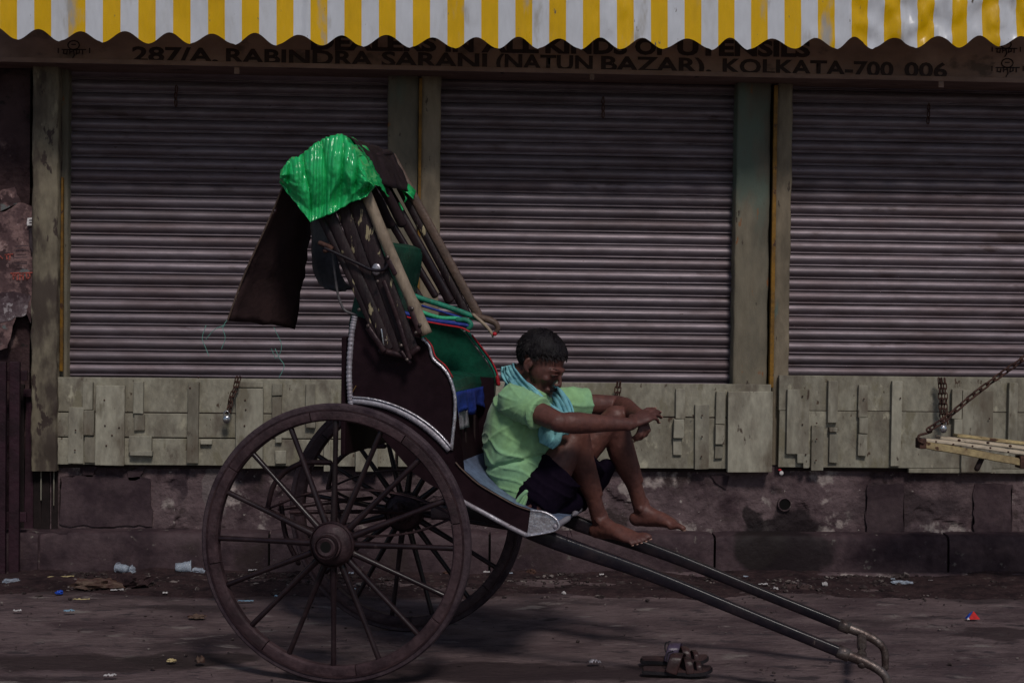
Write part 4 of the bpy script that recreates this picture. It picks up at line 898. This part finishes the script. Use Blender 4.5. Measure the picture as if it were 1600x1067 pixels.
def hand(bm, wrist, d, nrm, thumb, curl=(20, 25, 15), spread=.05, s=1.0, tcurl=(15, 20), wr=.022):
    "d towards the knuckles, nrm out of the back of the hand, thumb +-1 which side"
    d = n_(d); nrm = Vector(nrm); nrm = (nrm-d*nrm.dot(d)).normalized(); sd = d.cross(nrm)*thumb
    k = wrist+d*.088*s
    loft_bm(bm, [wrist-d*.02, wrist+d*.012, wrist+d*.045*s, wrist+d*.078*s, k], [wr*1.15, wr*1.3, .036*s, .041*s, .037*s], [wr*.8, wr*.75, .016*s, .015*s, .012*s], tuple(sd), seg=14, sub=3)
    tips = []
    for i, (o, L1, rr, cl) in enumerate(((.029, (.036, .024, .019), .0098, 0), (.010, (.041, .027, .020), .0102, 4), (-.009, (.038, .025, .020), .0098, 8), (-.027, (.030, .019, .017), .0088, 14))):
        b = k+sd*o*s-d*(.004 if i in (0, 2) else (0 if i == 1 else .012))*s; dd = d+sd*o*spread*30
        tips.append(finger(bm, b, dd, nrm, [x*s for x in L1], rr*s, [c+cl for c in curl]))
    tb = wrist+d*.028*s+sd*.030*s-nrm*.004
    tips.append(finger(bm, tb, d*.75+sd*.65-nrm*.25, nrm*.6+sd*.5, [.036*s, .030*s, .024*s], .0102*s, [0, *tcurl]))
    return tips
def nail_bm(bm, tip, d, sd, r):
    up = sd.cross(d).normalized(); M = Matrix((d, sd, up)).transposed().to_4x4()
    ell_bm(bm, tip+up*r*.72-d*.001, (r*.75, r*.62, r*.28), M, 8, 6)
body = bmesh.new(); nails = bmesh.new()
# joints
HIPN = R(833, 786, .02); HIPF = R(838, 776, .20)
KN = R(900, 681, .10); KF = R(960, 654, .25)
AN = R(937, 812, .225); AF = R(1002, 794, .37)
SHN = R(806, 628, -.045); SHF = R(866, 631, .27)
EN = R(874, 660, -.15); EF = R(968, 633, .40)
WN = R(985, 663, .015); WF = R(1003, 651, .13)
# legs
def leg(hip, knee, ank, s=1):
    th = knee-hip; sh = ank-knee; w = (0, 1, .1)
    loft_bm(body, [hip, hip+th*.3, hip+th*.6, hip+th*.86, knee+th.normalized()*.005], [.080, .076, .064, .052, .046], [.088, .080, .066, .052, .048], w, seg=18, sub=4)
    back = n_(sh.cross(Vector((0, 1, 0)))); 
    if back.x > 0: back = -back
    loft_bm(body, [knee+V3(.004, 0, .006), knee+sh*.12, knee+sh*.3+back*.010, knee+sh*.5+back*.008, knee+sh*.75, ank+sh*.0], [.047, .046, .050, .043, .030, .029], [.051, .050, .055, .047, .032, .033], w, seg=18, sub=4)
    ell_bm(body, knee+n_(th)*.018+V3(.006, 0, .0), (.036, .034, .038)); ell_bm(body, ank+V3(0, .030, .004), (.013, .011, .014)); ell_bm(body, ank+V3(0, -.030, .0), (.013, .011, .014))
    tb_ = [knee+sh*u-back*.028 for u in (.12, .4, .7)]; loft_bm(body, tb_, [.018, .017, .014], None, w, seg=10)
leg(HIPN, KN, AN); leg(HIPF, KF, AF)
def foot(ank, heel, ball, toe, side_, roll=0):
    "side_ = y sign of the big toe side"
    d = n_(toe-heel); sd = n_(V3(0, 1, 0)-d*d.y); up = n_(d.cross(sd)); up = up if up.z > 0 else -up; sd = n_(sd+up*roll); up = n_(d.cross(sd)); up = up if up.z > 0 else -up
    L_ = (toe-heel).length
    loft_bm(body, [heel+d*.010+up*.026, heel+d*.05+up*.032, heel+d*.10+up*.035, heel+d*.15+up*.025, heel+d*(L_-.055)+up*.015], [.027, .030, .034, .042, .043], [.028, .034, .033, .023, .014], tuple(sd), seg=18, sub=4)
    loft_bm(body, [ank+V3(0, 0, .02), ank-up*.01+d*.01, heel+d*.085+up*.045, heel+d*.13+up*.035], [.029, .031, .031, .030], [.033, .036, .028, .018], tuple(sd), seg=16, sub=4)
    ell_bm(body, heel+d*.018+up*.022, (.028, .027, .026))
    for i, (o, ex, r) in enumerate(((.031, .0, .0135), (.010, -.003, .0096), (-.006, -.011, .0088), (-.021, -.020, .0084), (-.034, -.031, .0082))):
        b = heel+d*(L_-.062+ex*.6)+sd*side_*o+up*.013; e = heel+d*(L_-.010+ex)+sd*side_*(o*1.12)+up*(r*.95)
        m_ = (b+e)/2+up*.006+d*.006
        loft_bm(body, [b, m_, e], [r, r*.95, r], [r, r*.9, r*.88], tuple(sd), seg=10, sub=3)
        nail_bm(nails, e+d*.004+up*.001, d, sd, r)
hN = R(929, 838, .245); tN = R(1010, 849, .125); foot(AN, hN, None, tN, 1, .28)
hF = R(989, 820, .38); tF = R(1075, 829, .33); foot(AF, hF, None, tF, -1)
# torso (mostly under the shirt), neck
SPN = [R(832, 784, .11), R(818, 742, .10), R(810, 700, .10), R(816, 655, .11), R(832, 620, .115), R(843, 600, .11)]
TW = [(0, 1, 0), (.05, 1, 0), (.1, 1, 0), (.2, 1, 0), (.28, 1, 0), (.3, 1, 0)]
loft_bm(body, SPN, [.135, .125, .13, .145, .12, .06], [.105, .095, .098, .100, .072, .055], TW, seg=24, sub=4)
# head
HC = R(845, 568, .095); hp = rad(29); hy = rad(-20)
HM = Matrix.Translation(HC) @ Matrix.Rotation(hy, 4, 'Z') @ Matrix.Rotation(hp, 4, 'Y') @ Matrix.Scale(1.05, 4)
def hl(x, y, z): return HM @ Vector((x, y, z))
HR = HM.to_3x3().to_4x4()
loft_bm(body, [SPN[4], SPN[5], hl(-.035, 0, -.085), hl(-.02, 0, -.04)], [.062, .056, .053, .05], [.062, .058, .056, .055], (.2, 1, 0), seg=18, sub=4)
ell_bm(body, hl(-.012, 0, .030), (.092, .072, .078), HR, 24, 16)
ell_bm(body, hl(.030, 0, -.010), (.058, .064, .070), HR, 24, 16)
loft_bm(body, [hl(.015, 0, .0), hl(.035, 0, -.045), hl(.048, 0, -.078), hl(.052, 0, -.100)], [.064, .055, .042, .024], [.055, .046, .036, .022], tuple((HM.to_3x3() @ V3(0, 1, 0))), seg=18, sub=4)
hs = tuple(HM.to_3x3() @ V3(0, 1, 0))
loft_bm(body, [hl(.072, .040, .014), hl(.085, .020, .020), hl(.087, 0, .018), hl(.085, -.020, .020), hl(.072, -.040, .014)], .0085, .008, (0, 0, 1), seg=8, sub=3)     # brow
loft_bm(body, [hl(.084, 0, .014), hl(.094, 0, -.002), hl(.104, 0, -.018), hl(.110, 0, -.030)], [.0065, .006, .007, .0078], [.009, .0085, .0085, .0075], hs, seg=10, sub=3)  # nose
for s in (-1, 1):
    ell_bm(body, hl(.099, s*.0125, -.031), (.009, .0065, .0062), HR, 10, 8); ell_bm(body, hl(.062, s*.043, -.022), (.019, .014, .015), HR); ell_bm(body, hl(.076, s*.030, .001), (.010, .013, .008), HR)
    bmE = bmesh.new()
    loft_bm(body, [hl(-.004, s*.068, .018), hl(-.016, s*.079, .012), hl(-.018, s*.082, -.008), hl(-.008, s*.077, -.026), hl(.004, s*.070, -.030)], .0055, .0065, hs, seg=8, sub=3)
    ell_bm(body, hl(-.003, s*.072, -.006), (.012, .006, .018), HR, 10, 8); bmE.free()
loft_bm(body, [hl(.083, .019, -.061), hl(.094, .006, -.057), hl(.094, -.006, -.057), hl(.083, -.019, -.061)], .0055, .006, (0, 0, 1), seg=8, sub=3)
loft_bm(body, [hl(.081, .017, -.069), hl(.091, .005, -.071), hl(.091, -.005, -.071), hl(.081, -.017, -.069)], .0065, .0065, (0, 0, 1), seg=8, sub=3)
ell_bm(body, hl(.070, 0, -.098), (.017, .018, .014), HR)
# arms
def arm(sh, el, wr):
    ua = el-sh; fa = wr-el; w = (0, 0, 1)
    loft_bm(body, [sh, sh+ua*.35, sh+ua*.7, el], [.052, .045, .041, .038], [.052, .045, .040, .037], w, seg=16, sub=4)
    loft_bm(body, [el-fa*.03, el+fa*.18, el+fa*.4, el+fa*.7, wr], [.034, .041, .038, .029, .0245], [.034, .040, .037, .028, .028], w, seg=16, sub=4)
arm(SHN, EN, WN); arm(SHF, EF, WF)
tips = []
dn = n_(R(1012, 648, .075)-WN)
tips += hand(body, WN, dn, V3(.1, -.45, .9), -1, curl=(4, 16, 12), s=.98, spread=.015, tcurl=(25, 20), wr=.021)
df = n_(R(1008, 672, .07)-WF)
tips += hand(body, WF, df, V3(.7, -.6, .35), 1, curl=(34, 48, 30), s=.80, spread=.015, tcurl=(10, 15), wr=.021)
for t, d, sd in tips:
    nail_bm(nails, t+d*.003, d, sd, .0082)
for b_ in (body, nails):
    for v in b_.verts: v.co += OFF
bo = remesh(body, 'body', 'skin', pn, .0042, 4, disp=lambda c, q: .0010*noise.noise(c*38)+.0006*noise.noise(c*90))
fin(nails, 'nails', 'nail', pn, smooth=True)
# face details
for s in (-1, 1):
    bm = bmesh.new(); ell_bm(bm, hl(.083 if s < 0 else .078, s*.030, .000)+OFF, (.0055, .011, .0035), HR, 12, 8); o = fin(bm, 'eye', 'eye', pn, smooth=True)
    bm = bmesh.new(); ell_bm(bm, hl(.0865 if s < 0 else .081, s*.028, -.0005)+OFF, (.0035, .0055, .004), HR, 10, 6); fin(bm, 'pupil', 'hair', o, smooth=True)
    if s > 0: continue
    bm = bmesh.new(); loft_bm(bm, [hl(.084, s*.030, .0075)+OFF+HR.to_3x3() @ V3(dx, dy, dz) for dx, dy, dz in ((.006, -s*.014, -.003), (.0085, 0, 0), (.004, s*.015, -.003))], .0030, .004, (0, 0, 1), seg=8, sub=3); fin(bm, 'eyelid', 'skin', pn, smooth=True)
def tuft(bm, p, d, L_, r, bend):
    d = n_(d); p = Vector(p); side_ = d.orthogonal().normalized(); q = [p, p+d*L_*.5+bend*.25*L_, p+d*L_*.9+bend*L_*.7]
    rs = []
    for i, (c, rr) in enumerate(zip(q, (r, r*.75, r*.1))):
        rs.append([bm.verts.new(c+(Matrix.Rotation(a, 3, d) @ side_)*rr) for a in (0, 2.1, 4.2)])
    for a, b in zip(rs, rs[1:]):
        for k in range(3): bm.faces.new((a[k], a[(k+1) % 3], b[(k+1) % 3], b[k]))
hb = bmesh.new()
def on_scalp(th, ph, k=1.0):
    return V3(-.014+.096*k*math.cos(ph)*math.cos(th), .076*k*math.cos(ph)*math.sin(th), .034+.083*k*math.sin(ph))
cap = bmesh.new(); bmesh.ops.create_uvsphere(cap, u_segments=48, v_segments=32, radius=1)
for v in cap.verts:
    c = v.co.copy(); x, y, z = -.014+.097*c.x, .0775*c.y, .034+.085*c.z; v.co = V3(x, y, z)
def hairline(x, y, z):
    if x > .048: return z > .064+(.0 if abs(y) < .035 else -.012)
    if x > .012: return z > .036+.5*max(0, x-.02)
    if x > -.03: return z > .022
    return z > -.030-.25*(-x-.05)
bmesh.ops.delete(cap, geom=[v for v in cap.verts if not hairline(*v.co)], context='VERTS')
for v in cap.verts:
    q = fbm(v.co, 30, 4); v.co += v.co.normalized()*(.004+.005*q); v.co = HM @ v.co + OFF
hair = fin(cap, 'hair', 'hair', pn, smooth=True); s_ = hair.modifiers.new('t', 'SOLIDIFY'); s_.thickness = .006
cnt = 0
while cnt < 5200:
    th = random.uniform(-math.pi, math.pi); ph = random.uniform(-.75, 1.57); c = on_scalp(th, ph, 1.02)
    if not hairline(*c): continue
    out = n_(c-V3(-.014, 0, .034)); fl = V3(.75, -.25*math.copysign(1, 1), -.25) if c.x > -.03 else V3(.0, 0, -1)
    fl = fl-out*fl.dot(out); d = n_(fl+out*random.uniform(.15, .55)+V3(*[random.uniform(-.35, .35) for _ in range(3)]))
    L_ = random.uniform(.009, .018) * (.85 if c.x > .03 and c.z > .05 else (.65 if c.z < .03 else 1))
    tuft(hb, HM @ c+OFF, HR.to_3x3() @ d, L_, random.uniform(.0012, .0022), HR.to_3x3() @ V3(.1, 0, -.35)); cnt += 1
tag(fin(hb, 'hair_tufts', 'hair', pn), kind='stuff')
bb = bmesh.new()
for k in range(900):
    t = random.random()
    if t < .3: y = random.uniform(-.024, .024); c = V3(.0975-.35*abs(y)**1.0*.55, y, -.050-.10*abs(y)+random.uniform(-.004, .003)); L_ = .009
    elif t < .6: y = random.uniform(-.028, .028); c = V3(.083-abs(y)*.5+random.uniform(-.008, .004), y, -.098+random.uniform(-.012, .010)); L_ = .008
    elif t < .8: s = random.choice((-1, 1)); u = random.random(); c = V3(.070-.055*u, s*(.030+.032*u), -.088+.045*u+random.uniform(-.012, .01)); L_ = .005
    else: s = -1 if random.random() < .7 else 1; u = random.random()*(1 if s < 0 else .2); c = V3(.089-.024*u*u, s*(.012+.032*u), .0215-.004*u+.003*math.sin(u*3)+random.uniform(-.0022, .0022)); L_ = .005
    tuft(bb, HM @ c+OFF, HR.to_3x3() @ n_(V3(.25+random.uniform(-.2, .2), random.uniform(-.3, .3), -.8 if t < .8 else .1)), L_, .0011, V3(0, 0, -.1))
tag(fin(bb, 'beard', 'hair', pn), kind='stuff')
# shirt
sh = bmesh.new()
S2 = [R(822, 800, .11), R(817, 765, .105), R(812, 730, .10), R(809, 695, .10), R(813, 655, .105), R(826, 622, .11), R(836, 602, .11)]
loft_bm(sh, S2, [.150, .145, .150, .158, .160, .140, .085], [.108, .110, .128, .128, .120, .092, .070], [(0, 1, 0), (.05, 1, 0), (.08, 1, 0), (.14, 1, 0), (.2, 1, 0), (.28, 1, 0), (.3, 1, 0)], seg=28, sub=5, caps='flat')
for s_h, el, k in ((SHN, EN, .56), (SHF, EF, .52)):
    ua = el-s_h; a0 = s_h-ua.normalized()*.05
    loft_bm(sh, [a0, s_h, s_h+ua*k*.5, s_h+ua*k*.93], [.058, .066, .063, .060], [.054, .064, .060, .057], (0, 0, 1), seg=20, sub=4, caps='flat')
    loft_bm(sh, [s_h+ua*k*.86, s_h+ua*k], [.0635, .0635], [.0605, .0605], (0, 0, 1), seg=20, sub=1, caps='flat')
for v in sh.verts: v.co += OFF
def shirt_disp(c, q):
    p = c-OFF; u = noise.noise(p*6)
    w_ = 0
    # pull folds radiating from the armpit and slack folds at the waist
    a = math.atan2(p.z-SHN.z, p.x-(SHN.x+.05)); dd = math.hypot(p.z-SHN.z, p.x-SHN.x-.05)
    w_ += .0075*(1-abs(math.sin(a*5.5+2.2*u+dd*5)))**3*min(1, dd/.12)*(1 if q.y < .3 else .3)
    g = math.exp(-((p.z-.80)/.07)**2)+.7*math.exp(-((p.z-.68)/.05)**2); w_ += .008*g*(1-abs(math.sin(p.z*58+p.x*30+3.4*u)))**3
    w_ -= .012*math.exp(-((p.z-.755-.25*(p.x-.5))/.008)**2)
    return w_+.004*u+.0015*noise.noise(p*22)
remesh(sh, 'shirt', 'shirt', pn, .0045, 6, disp=shirt_disp)
# gathered hem showing behind
for k, pts in enumerate((((803, 792), (812, 778), (822, 768)), ((806, 795), (815, 785), (821, 772)), ((813, 798), (818, 788), (822, 776)))):
    o = tube('shirt_tail', [R(x, y, -.07+.004*k) for x, y in pts], [.010, .012, .010], 'shirt', pn, rb=.008); o.location = OFF
# shorts
so_ = bmesh.new()
loft_bm(so_, [R(838, 815, .08), R(838, 790, .10), R(838, 758, .11), R(842, 735, .11)], [.150, .165, .152, .135], [.105, .112, .098, .085], (0, 1, 0), seg=24, sub=4, caps='flat')
for hip, kn, k in ((HIPN, KN, .60), (HIPF, KF, .66)):
    th = kn-hip; dn_ = V3(.01, 0, -.030)
    loft_bm(so_, [hip, hip+th*.3+dn_*.5, hip+th*k+dn_], [.095, .092, .086], [.100, .100, .096], (0, 1, 0), seg=22, sub=4, caps='flat')
loft_bm(so_, [R(850, 800, .06), R(876, 794, .09), R(894, 780, .12)], [.08, .06, .03], [.05, .05, .05], (0, 1, 0), seg=16, sub=4, caps='round')
loft_bm(so_, [R(885, 792, .25), R(922, 765, .27), R(947, 730, .28)], [.05, .045, .05], [.05, .045, .032], (0, 1, 0), seg=16, sub=4, caps='round')
for v in so_.verts: v.co += OFF
remesh(so_, 'shorts', 'shorts', pn, .005, 3, disp=lambda c, q: .006*(1-abs(math.sin(c.x*40+c.z*30+4*noise.noise(c*7))))**2+.005*noise.noise(c*12))
# checked cotton towel round the neck
def band(name, pts, w0, th, lyd):
    bm = bmesh.new(); P = catmull([tuple(R(x, y, l)+OFF) for x, y, l in pts], 8); n = len(P); rows = []
    for i, p in enumerate(P):
        t = P[min(i+1, n-1)]-P[max(i-1, 0)]; t /= np.linalg.norm(t); c = np.array(lyd[0])*(1-i/(n-1))+np.array(lyd[1])*i/(n-1); wv = c-t*(c@t); wv /= np.linalg.norm(wv); nn = np.cross(t, wv)
        wd = np.interp(i/(n-1), np.linspace(0, 1, len(w0)), w0); K = 13
        rows.append([p+wv*wd*(k/(K-1)-.5)+nn*(.006*math.sin(k*1.9+i*.12)+.004*math.sin(k*.9+i*.3)+.006*noise.noise(Vector((i*.15, k*.5, n)))) for k in range(K)])
    sheet(name, [[tuple(q) for q in r] for r in rows], 'towel', pn, th=th)
band('towel', [(846, 592, .20), (822, 588, .20), (800, 582, .13), (796, 588, .04), (806, 602, -.015), (826, 622, -.06), (852, 645, -.06), (872, 660, -.02), (878, 680, .0)], [.05, .06, .075, .085, .085, .08, .08, .085, .07], .007, ((0, .2, 1), (.75, -.1, .65)))
band('towel', [(790, 572, .03), (793, 583, .03), (806, 598, .0), (830, 614, -.02), (856, 640, -.03)], [.03, .05, .05, .045, .04], .008, ((.6, 0, .8), (.7, -.1, .7)))
band('towel', [(815, 592, .22), (845, 603, .21), (868, 617, .17), (882, 638, .13), (890, 665, .10)], [.05, .06, .06, .06, .05], .007, ((0, .3, 1), (.9, .1, .4)))
band('towel', [(858, 640, .0), (862, 665, -.01), (858, 685, -.015), (853, 696, -.02)], [.07, .09, .09, .05], .008, ((1, 0, .2), (1, 0, .3)))

# ------------------------------------------------------------ sandals on the road
def sandal(px, py, label, brown, rz, s=1.0):
    p = onZ(px, py); t = empty('sandal', (p[0], p[1], .012), label, 'sandal', 'pair of sandals on the road', rz=rz)
    O_ = [(-.125, -.022), (-.120, .024), (-.06, .032), (.0, .036), (.07, .046), (.115, .036), (.135, .0), (.115, -.036), (.06, -.045), (.0, -.036), (-.06, -.030)]
    def slab(nm, z0, z1, k, m):
        P = catmull([(x*k*s, y*k*s, 0) for x, y in O_+[O_[0]]], 5)[:-1]; bm = bmesh.new(); f = lambda x: .012*max(0, (x-.06)/.07)**2
        a = [bm.verts.new((q[0], q[1], z0+f(q[0]))) for q in P]; b = [bm.verts.new((q[0], q[1], z1+f(q[0]))) for q in P]; n = len(P)
        bm.faces.new(a[::-1]); bm.faces.new(b)
        for i in range(n): bm.faces.new((a[i], a[(i+1) % n], b[(i+1) % n], b[i]))
        bmesh.ops.triangulate(bm, faces=[q for q in bm.faces if len(q.verts) > 4]); return fin(bm, nm, m, t)
    slab('outsole', 0, .012, 1, 'sandal_black'); slab('insole', .0125, .020, .96, 'sandal_sole')
    def strap(x0, x1, h, m, w_=.026, yk=.043):
        A = [(x0, -yk, .012), (x0+(x1-x0)*.3, -yk*.8, .012+h*.8), ((x0+x1)/2, 0, .012+h), (x0+(x1-x0)*.7, yk*.8, .012+h*.8), (x1, yk, .012)]
        tube('strap', A, w_*.5, m, t, rb=.0028, wdir=(1, 0, 0), seg=10, sub=6)
    m = 'sandal_strap_brown' if brown else 'sandal_strap'
    strap(-.02, .03, .062, m, .046); strap(.05, .03, .048, 'sandal_strap_brown', .030); strap(.085, .075, .034, 'sandal_strap_brown', .02, .038)
    tube('heel_strap', [(-.02, -.04, .03), (-.035, -.030, .055), (-.03, .0, .075), (-.012, .02, .078)], .004, 'sandal_black', t, rb=.0025)
    bm = bmesh.new(); ell_bm(bm, (.004, -.03, .062), (.010, .004, .004), Matrix.Rotation(.5, 4, 'Y')); fin(bm, 'stud', 'yellow_dot', t, smooth=True)
sandal(1056, 1057, 'nearer worn brown strapped sandal lying on the road below the shafts', True, rad(-6))
sandal(1052, 1040, 'farther dark sandal with purple strap, just behind its brown mate', False, rad(-2))

# ------------------------------------------------------------ litter
def crumple(name, px, py, sx, sy, sz, m, label, cat, seed, group='litter along the gutter'):
    p = onZ(px, py); p[1] = min(p[1], 8.33); t = empty(name, (p[0], p[1], .008), label, cat, group); bm = bmesh.new(); bmesh.ops.create_icosphere(bm, subdivisions=3, radius=1)
    for v in bm.verts:
        q = 1+.55*noise.noise(v.co*2.3+Vector((seed, 0, 0)))+.3*noise.noise(v.co*5+Vector((0, seed, 0))); v.co = Vector((v.co.x*sx*q, v.co.y*sy*q, max(-.2, v.co.z)*sz*q+sz*.3))
    fin(bm, 'sheet', m, t); return t
def scrap(name, px, py, L_, W_, m, label, cat, rz, lift=.006):
    p = onZ(px, py); G = [[(-L_/2+L_*j/8, -W_/2+W_*i/4, .004+lift*abs(noise.noise(Vector((j*.5+px, i*.6, py))))*2) for j in range(9)] for i in range(5)]
    o = sheet(name, G, m, th=.0015); o.location = (p[0], p[1], .01); o.rotation_euler.z = rz; return tag(o, label, cat, 'litter along the gutter')
def cup(px, py, rz, label, L_=.075, r=.033, m='clear_plastic'):
    p = onZ(px, py); p[1] = min(p[1], 8.325); t = empty('plastic_cup', (p[0], p[1], r+.004), label, 'cup', 'clear plastic cups in the gutter'); bm = bmesh.new(); K = 20; rows = []
    for i in range(9):
        u = i/8; rr = r*(.75+.25*u)*(1+.05*math.sin(i*4)); rows.append([bm.verts.new((-L_/2+L_*u, rr*math.cos(a)*(1+.2*noise.noise(Vector((math.cos(a)*2, math.sin(a)*2, u*2+px)))), rr*math.sin(a)*(.85+.25*noise.noise(Vector((math.cos(a)*2, 3+math.sin(a)*2, u*2+px)))))) for a in np.linspace(0, 2*math.pi, K+1)[:-1]])
    for a, b in zip(rows, rows[1:]):
        for k in range(K): bm.faces.new((a[k], a[(k+1) % K], b[(k+1) % K], b[k]))
    bm.faces.new(rows[0]); o = fin(bm, 'cup_wall', m, t, smooth=True); s = o.modifiers.new('t', 'SOLIDIFY'); s.thickness = .001
    lathe('rim', [(r*.98, L_/2-.002), (r*1.07, L_/2-.002), (r*1.07, L_/2+.002), (r*.98, L_/2+.002)], m, t, 20).rotation_euler = (0, 0, -math.pi/2); t.rotation_euler.z = rz
cup(292, 890, .1, 'larger clear plastic cup lying against the kerb left of the near wheel'); cup(196, 893, 2.6, 'squashed clear plastic cup lying by the kerb at the left', .06, .026)
crumple('plastic_bag', 312, 893, .03, .03, .018, 'clear_plastic', 'crumpled clear film beside the larger cup, touching the wheel outline', 'plastic bag', 3)
crumple('plastic_bag', 212, 891, .018, .02, .025, 'clear_plastic', 'small bright crumple of film beside the squashed cup', 'plastic bag', 5)
crumple('paper_ball', 20, 912, .045, .03, .013, 'clear_plastic', 'whitish crumpled wrapper at the far left edge of the gutter', 'wrapper', 8)
scrap('wooden_stick', 95, 906, .125, .008, 'straw', 'pale thin wooden stick in the gutter at the left', 'stick', .35)
crumple('wrapper', 93, 930, .016, .015, .012, 'packet_blue', 'small dark blue wrapper in the rubble at the left', 'wrapper', 11)
scrap('straw', 127, 941, .075, .007, 'straw', 'yellowish straw piece just left of the brown leaves', 'straw', .0)
scrap('paper_scrap', 108, 959, .045, .022, 'paper_blue', 'pale blue scrap on the road below the dark blue wrapper', 'paper', .2)
scrap('paper_scrap', 27, 959, .035, .014, 'paper', 'small pale scrap at the left edge of the road', 'paper', .1)
scrap('paper_scrap', 384, 943, .07, .022, 'paper_blue', 'light blue strip seen between the lower left spokes', 'paper', -.05, .002)
scrap('paper_scrap', 434, 936, .03, .015, 'paper_blue', 'small blue scrap between the spokes, right of the light blue strip', 'paper', 0)
scrap('paper_scrap', 258, 931, .022, .014, 'paper', 'tiny white square scrap left of the near wheel', 'paper', 0)
scrap('paper_scrap', 183, 926, .06, .02, 'paper', 'pale torn scrap in the rubble pile at the left', 'paper', .1)
crumple('leaf_pile', 150, 921, .11, .05, .035, 'leaf_brown', 'small pile of brown leaves in the gutter at the left', 'leaves', 14)
crumple('dirt_clod', 200, 917, .10, .06, .04, 'gutter_dirt', 'dark clod of dirt in the gutter at the left', 'dirt clod', 17)
crumple('leaf', 308, 968, .035, .02, .012, 'leaf_brown', 'small dry leaf on the road, just left of the near wheel', 'leaf', 21)
crumple('leaf', 268, 1036, .016, .014, .008, 'cart_yellow', 'tiny orange leaf on the road stain at lower left', 'leaf', 24)
scrap('card_scrap', 312, 1040, .03, .03, 'leaf_brown', 'greyish card scrap on the road stain at lower left', 'card', .6, .02)
scrap('paper_scrap', 172, 1061, .045, .02, 'paper', 'pale scrap at the bottom edge of the road, lower left', 'paper', 0)
crumple('pebble', 881, 930, .010, .009, .009, 'paper', 'small white pebble on the road under the footboard', 'pebble', 26)
scrap('foil_scrap', 929, 1040, .045, .03, 'grey_tin', 'crinkled silvery scrap on the road left of the sandals', 'foil', .1, .012)
crumple('brick_chip', 829, 897, .024, .02, .018, 'rust', 'reddish brick chip at the kerb below the footboard', 'brick chip', 28)
crumple('brick_chip', 705, 899, .04, .02, .015, 'rust', 'reddish brick chip by the kerb behind the far wheel', 'brick chip', 29)
crumple('plastic_bag', 1410, 914, .05, .025, .012, 'clear_plastic', 'shiny crumple of clear film in the gutter at the right', 'plastic bag', 31)
crumple('stone', 1289, 917, .014, .012, .012, 'paper', 'small pale stone in the gutter right of the shafts', 'stone', 33)
scrap('paper_scrap', 1212, 925, .012, .03, 'paper', 'thin white scrap standing in the gutter above the far shaft', 'paper', .5, .012)
FL = ['pale film fleck in the gutter '+q for q in ('just above the far shaft', 'right of the shafts, left of the thin white scrap', 'just left of the clear film crumple at right', 'right of the clear film crumple at right', 'behind the right rim of the near wheel', 'inside the right edge of the far wheel', 'just right of the far wheel', 'below the near foot of the man', 'behind the hub of the near wheel', 'behind the left spokes of the near wheel', 'below the hub, between lower spokes')]
for i, (x, y) in enumerate(((1165, 905), (1192, 917), (1395, 909), (1455, 912), (660, 895), (760, 898), (795, 900), (940, 902), (545, 900), (395, 895), (550, 925))):
    scrap('film_scrap', x, y, random.uniform(.02, .05), .012, 'paper' if i % 2 else 'clear_plastic', FL[i], 'film scrap', random.uniform(-.4, .4))
pk = empty('packet', (*onZ(1519, 969)[:2], .008), 'small red and blue crumpled packet lying alone on the road at right', 'packet', rz=.2)
V = [(-.028, -.015, 0), (.028, -.018, 0), (.026, .018, 0), (-.024, .016, 0), (.004, -.004, .034), (-.012, .002, .022)]
mesh('red_side', [V[i] for i in (0, 1, 2, 4)], [(0, 1, 3), (1, 2, 3), (2, 0, 3)], 'packet_red', pk); mesh('blue_side', [V[0], V[4], V[3], V[5]], [(0, 1, 3), (1, 2, 3), (0, 3, 2), (0, 2, 1)], 'packet_blue', pk, loc=(-.003, 0, .001)); mesh('white_corner', [(-.034, -.014, 0), (-.022, -.018, 0), (-.026, -.012, .010), (-.028, .0, 0)], [(0, 1, 2), (1, 3, 2), (3, 0, 2)], 'paper', pk)
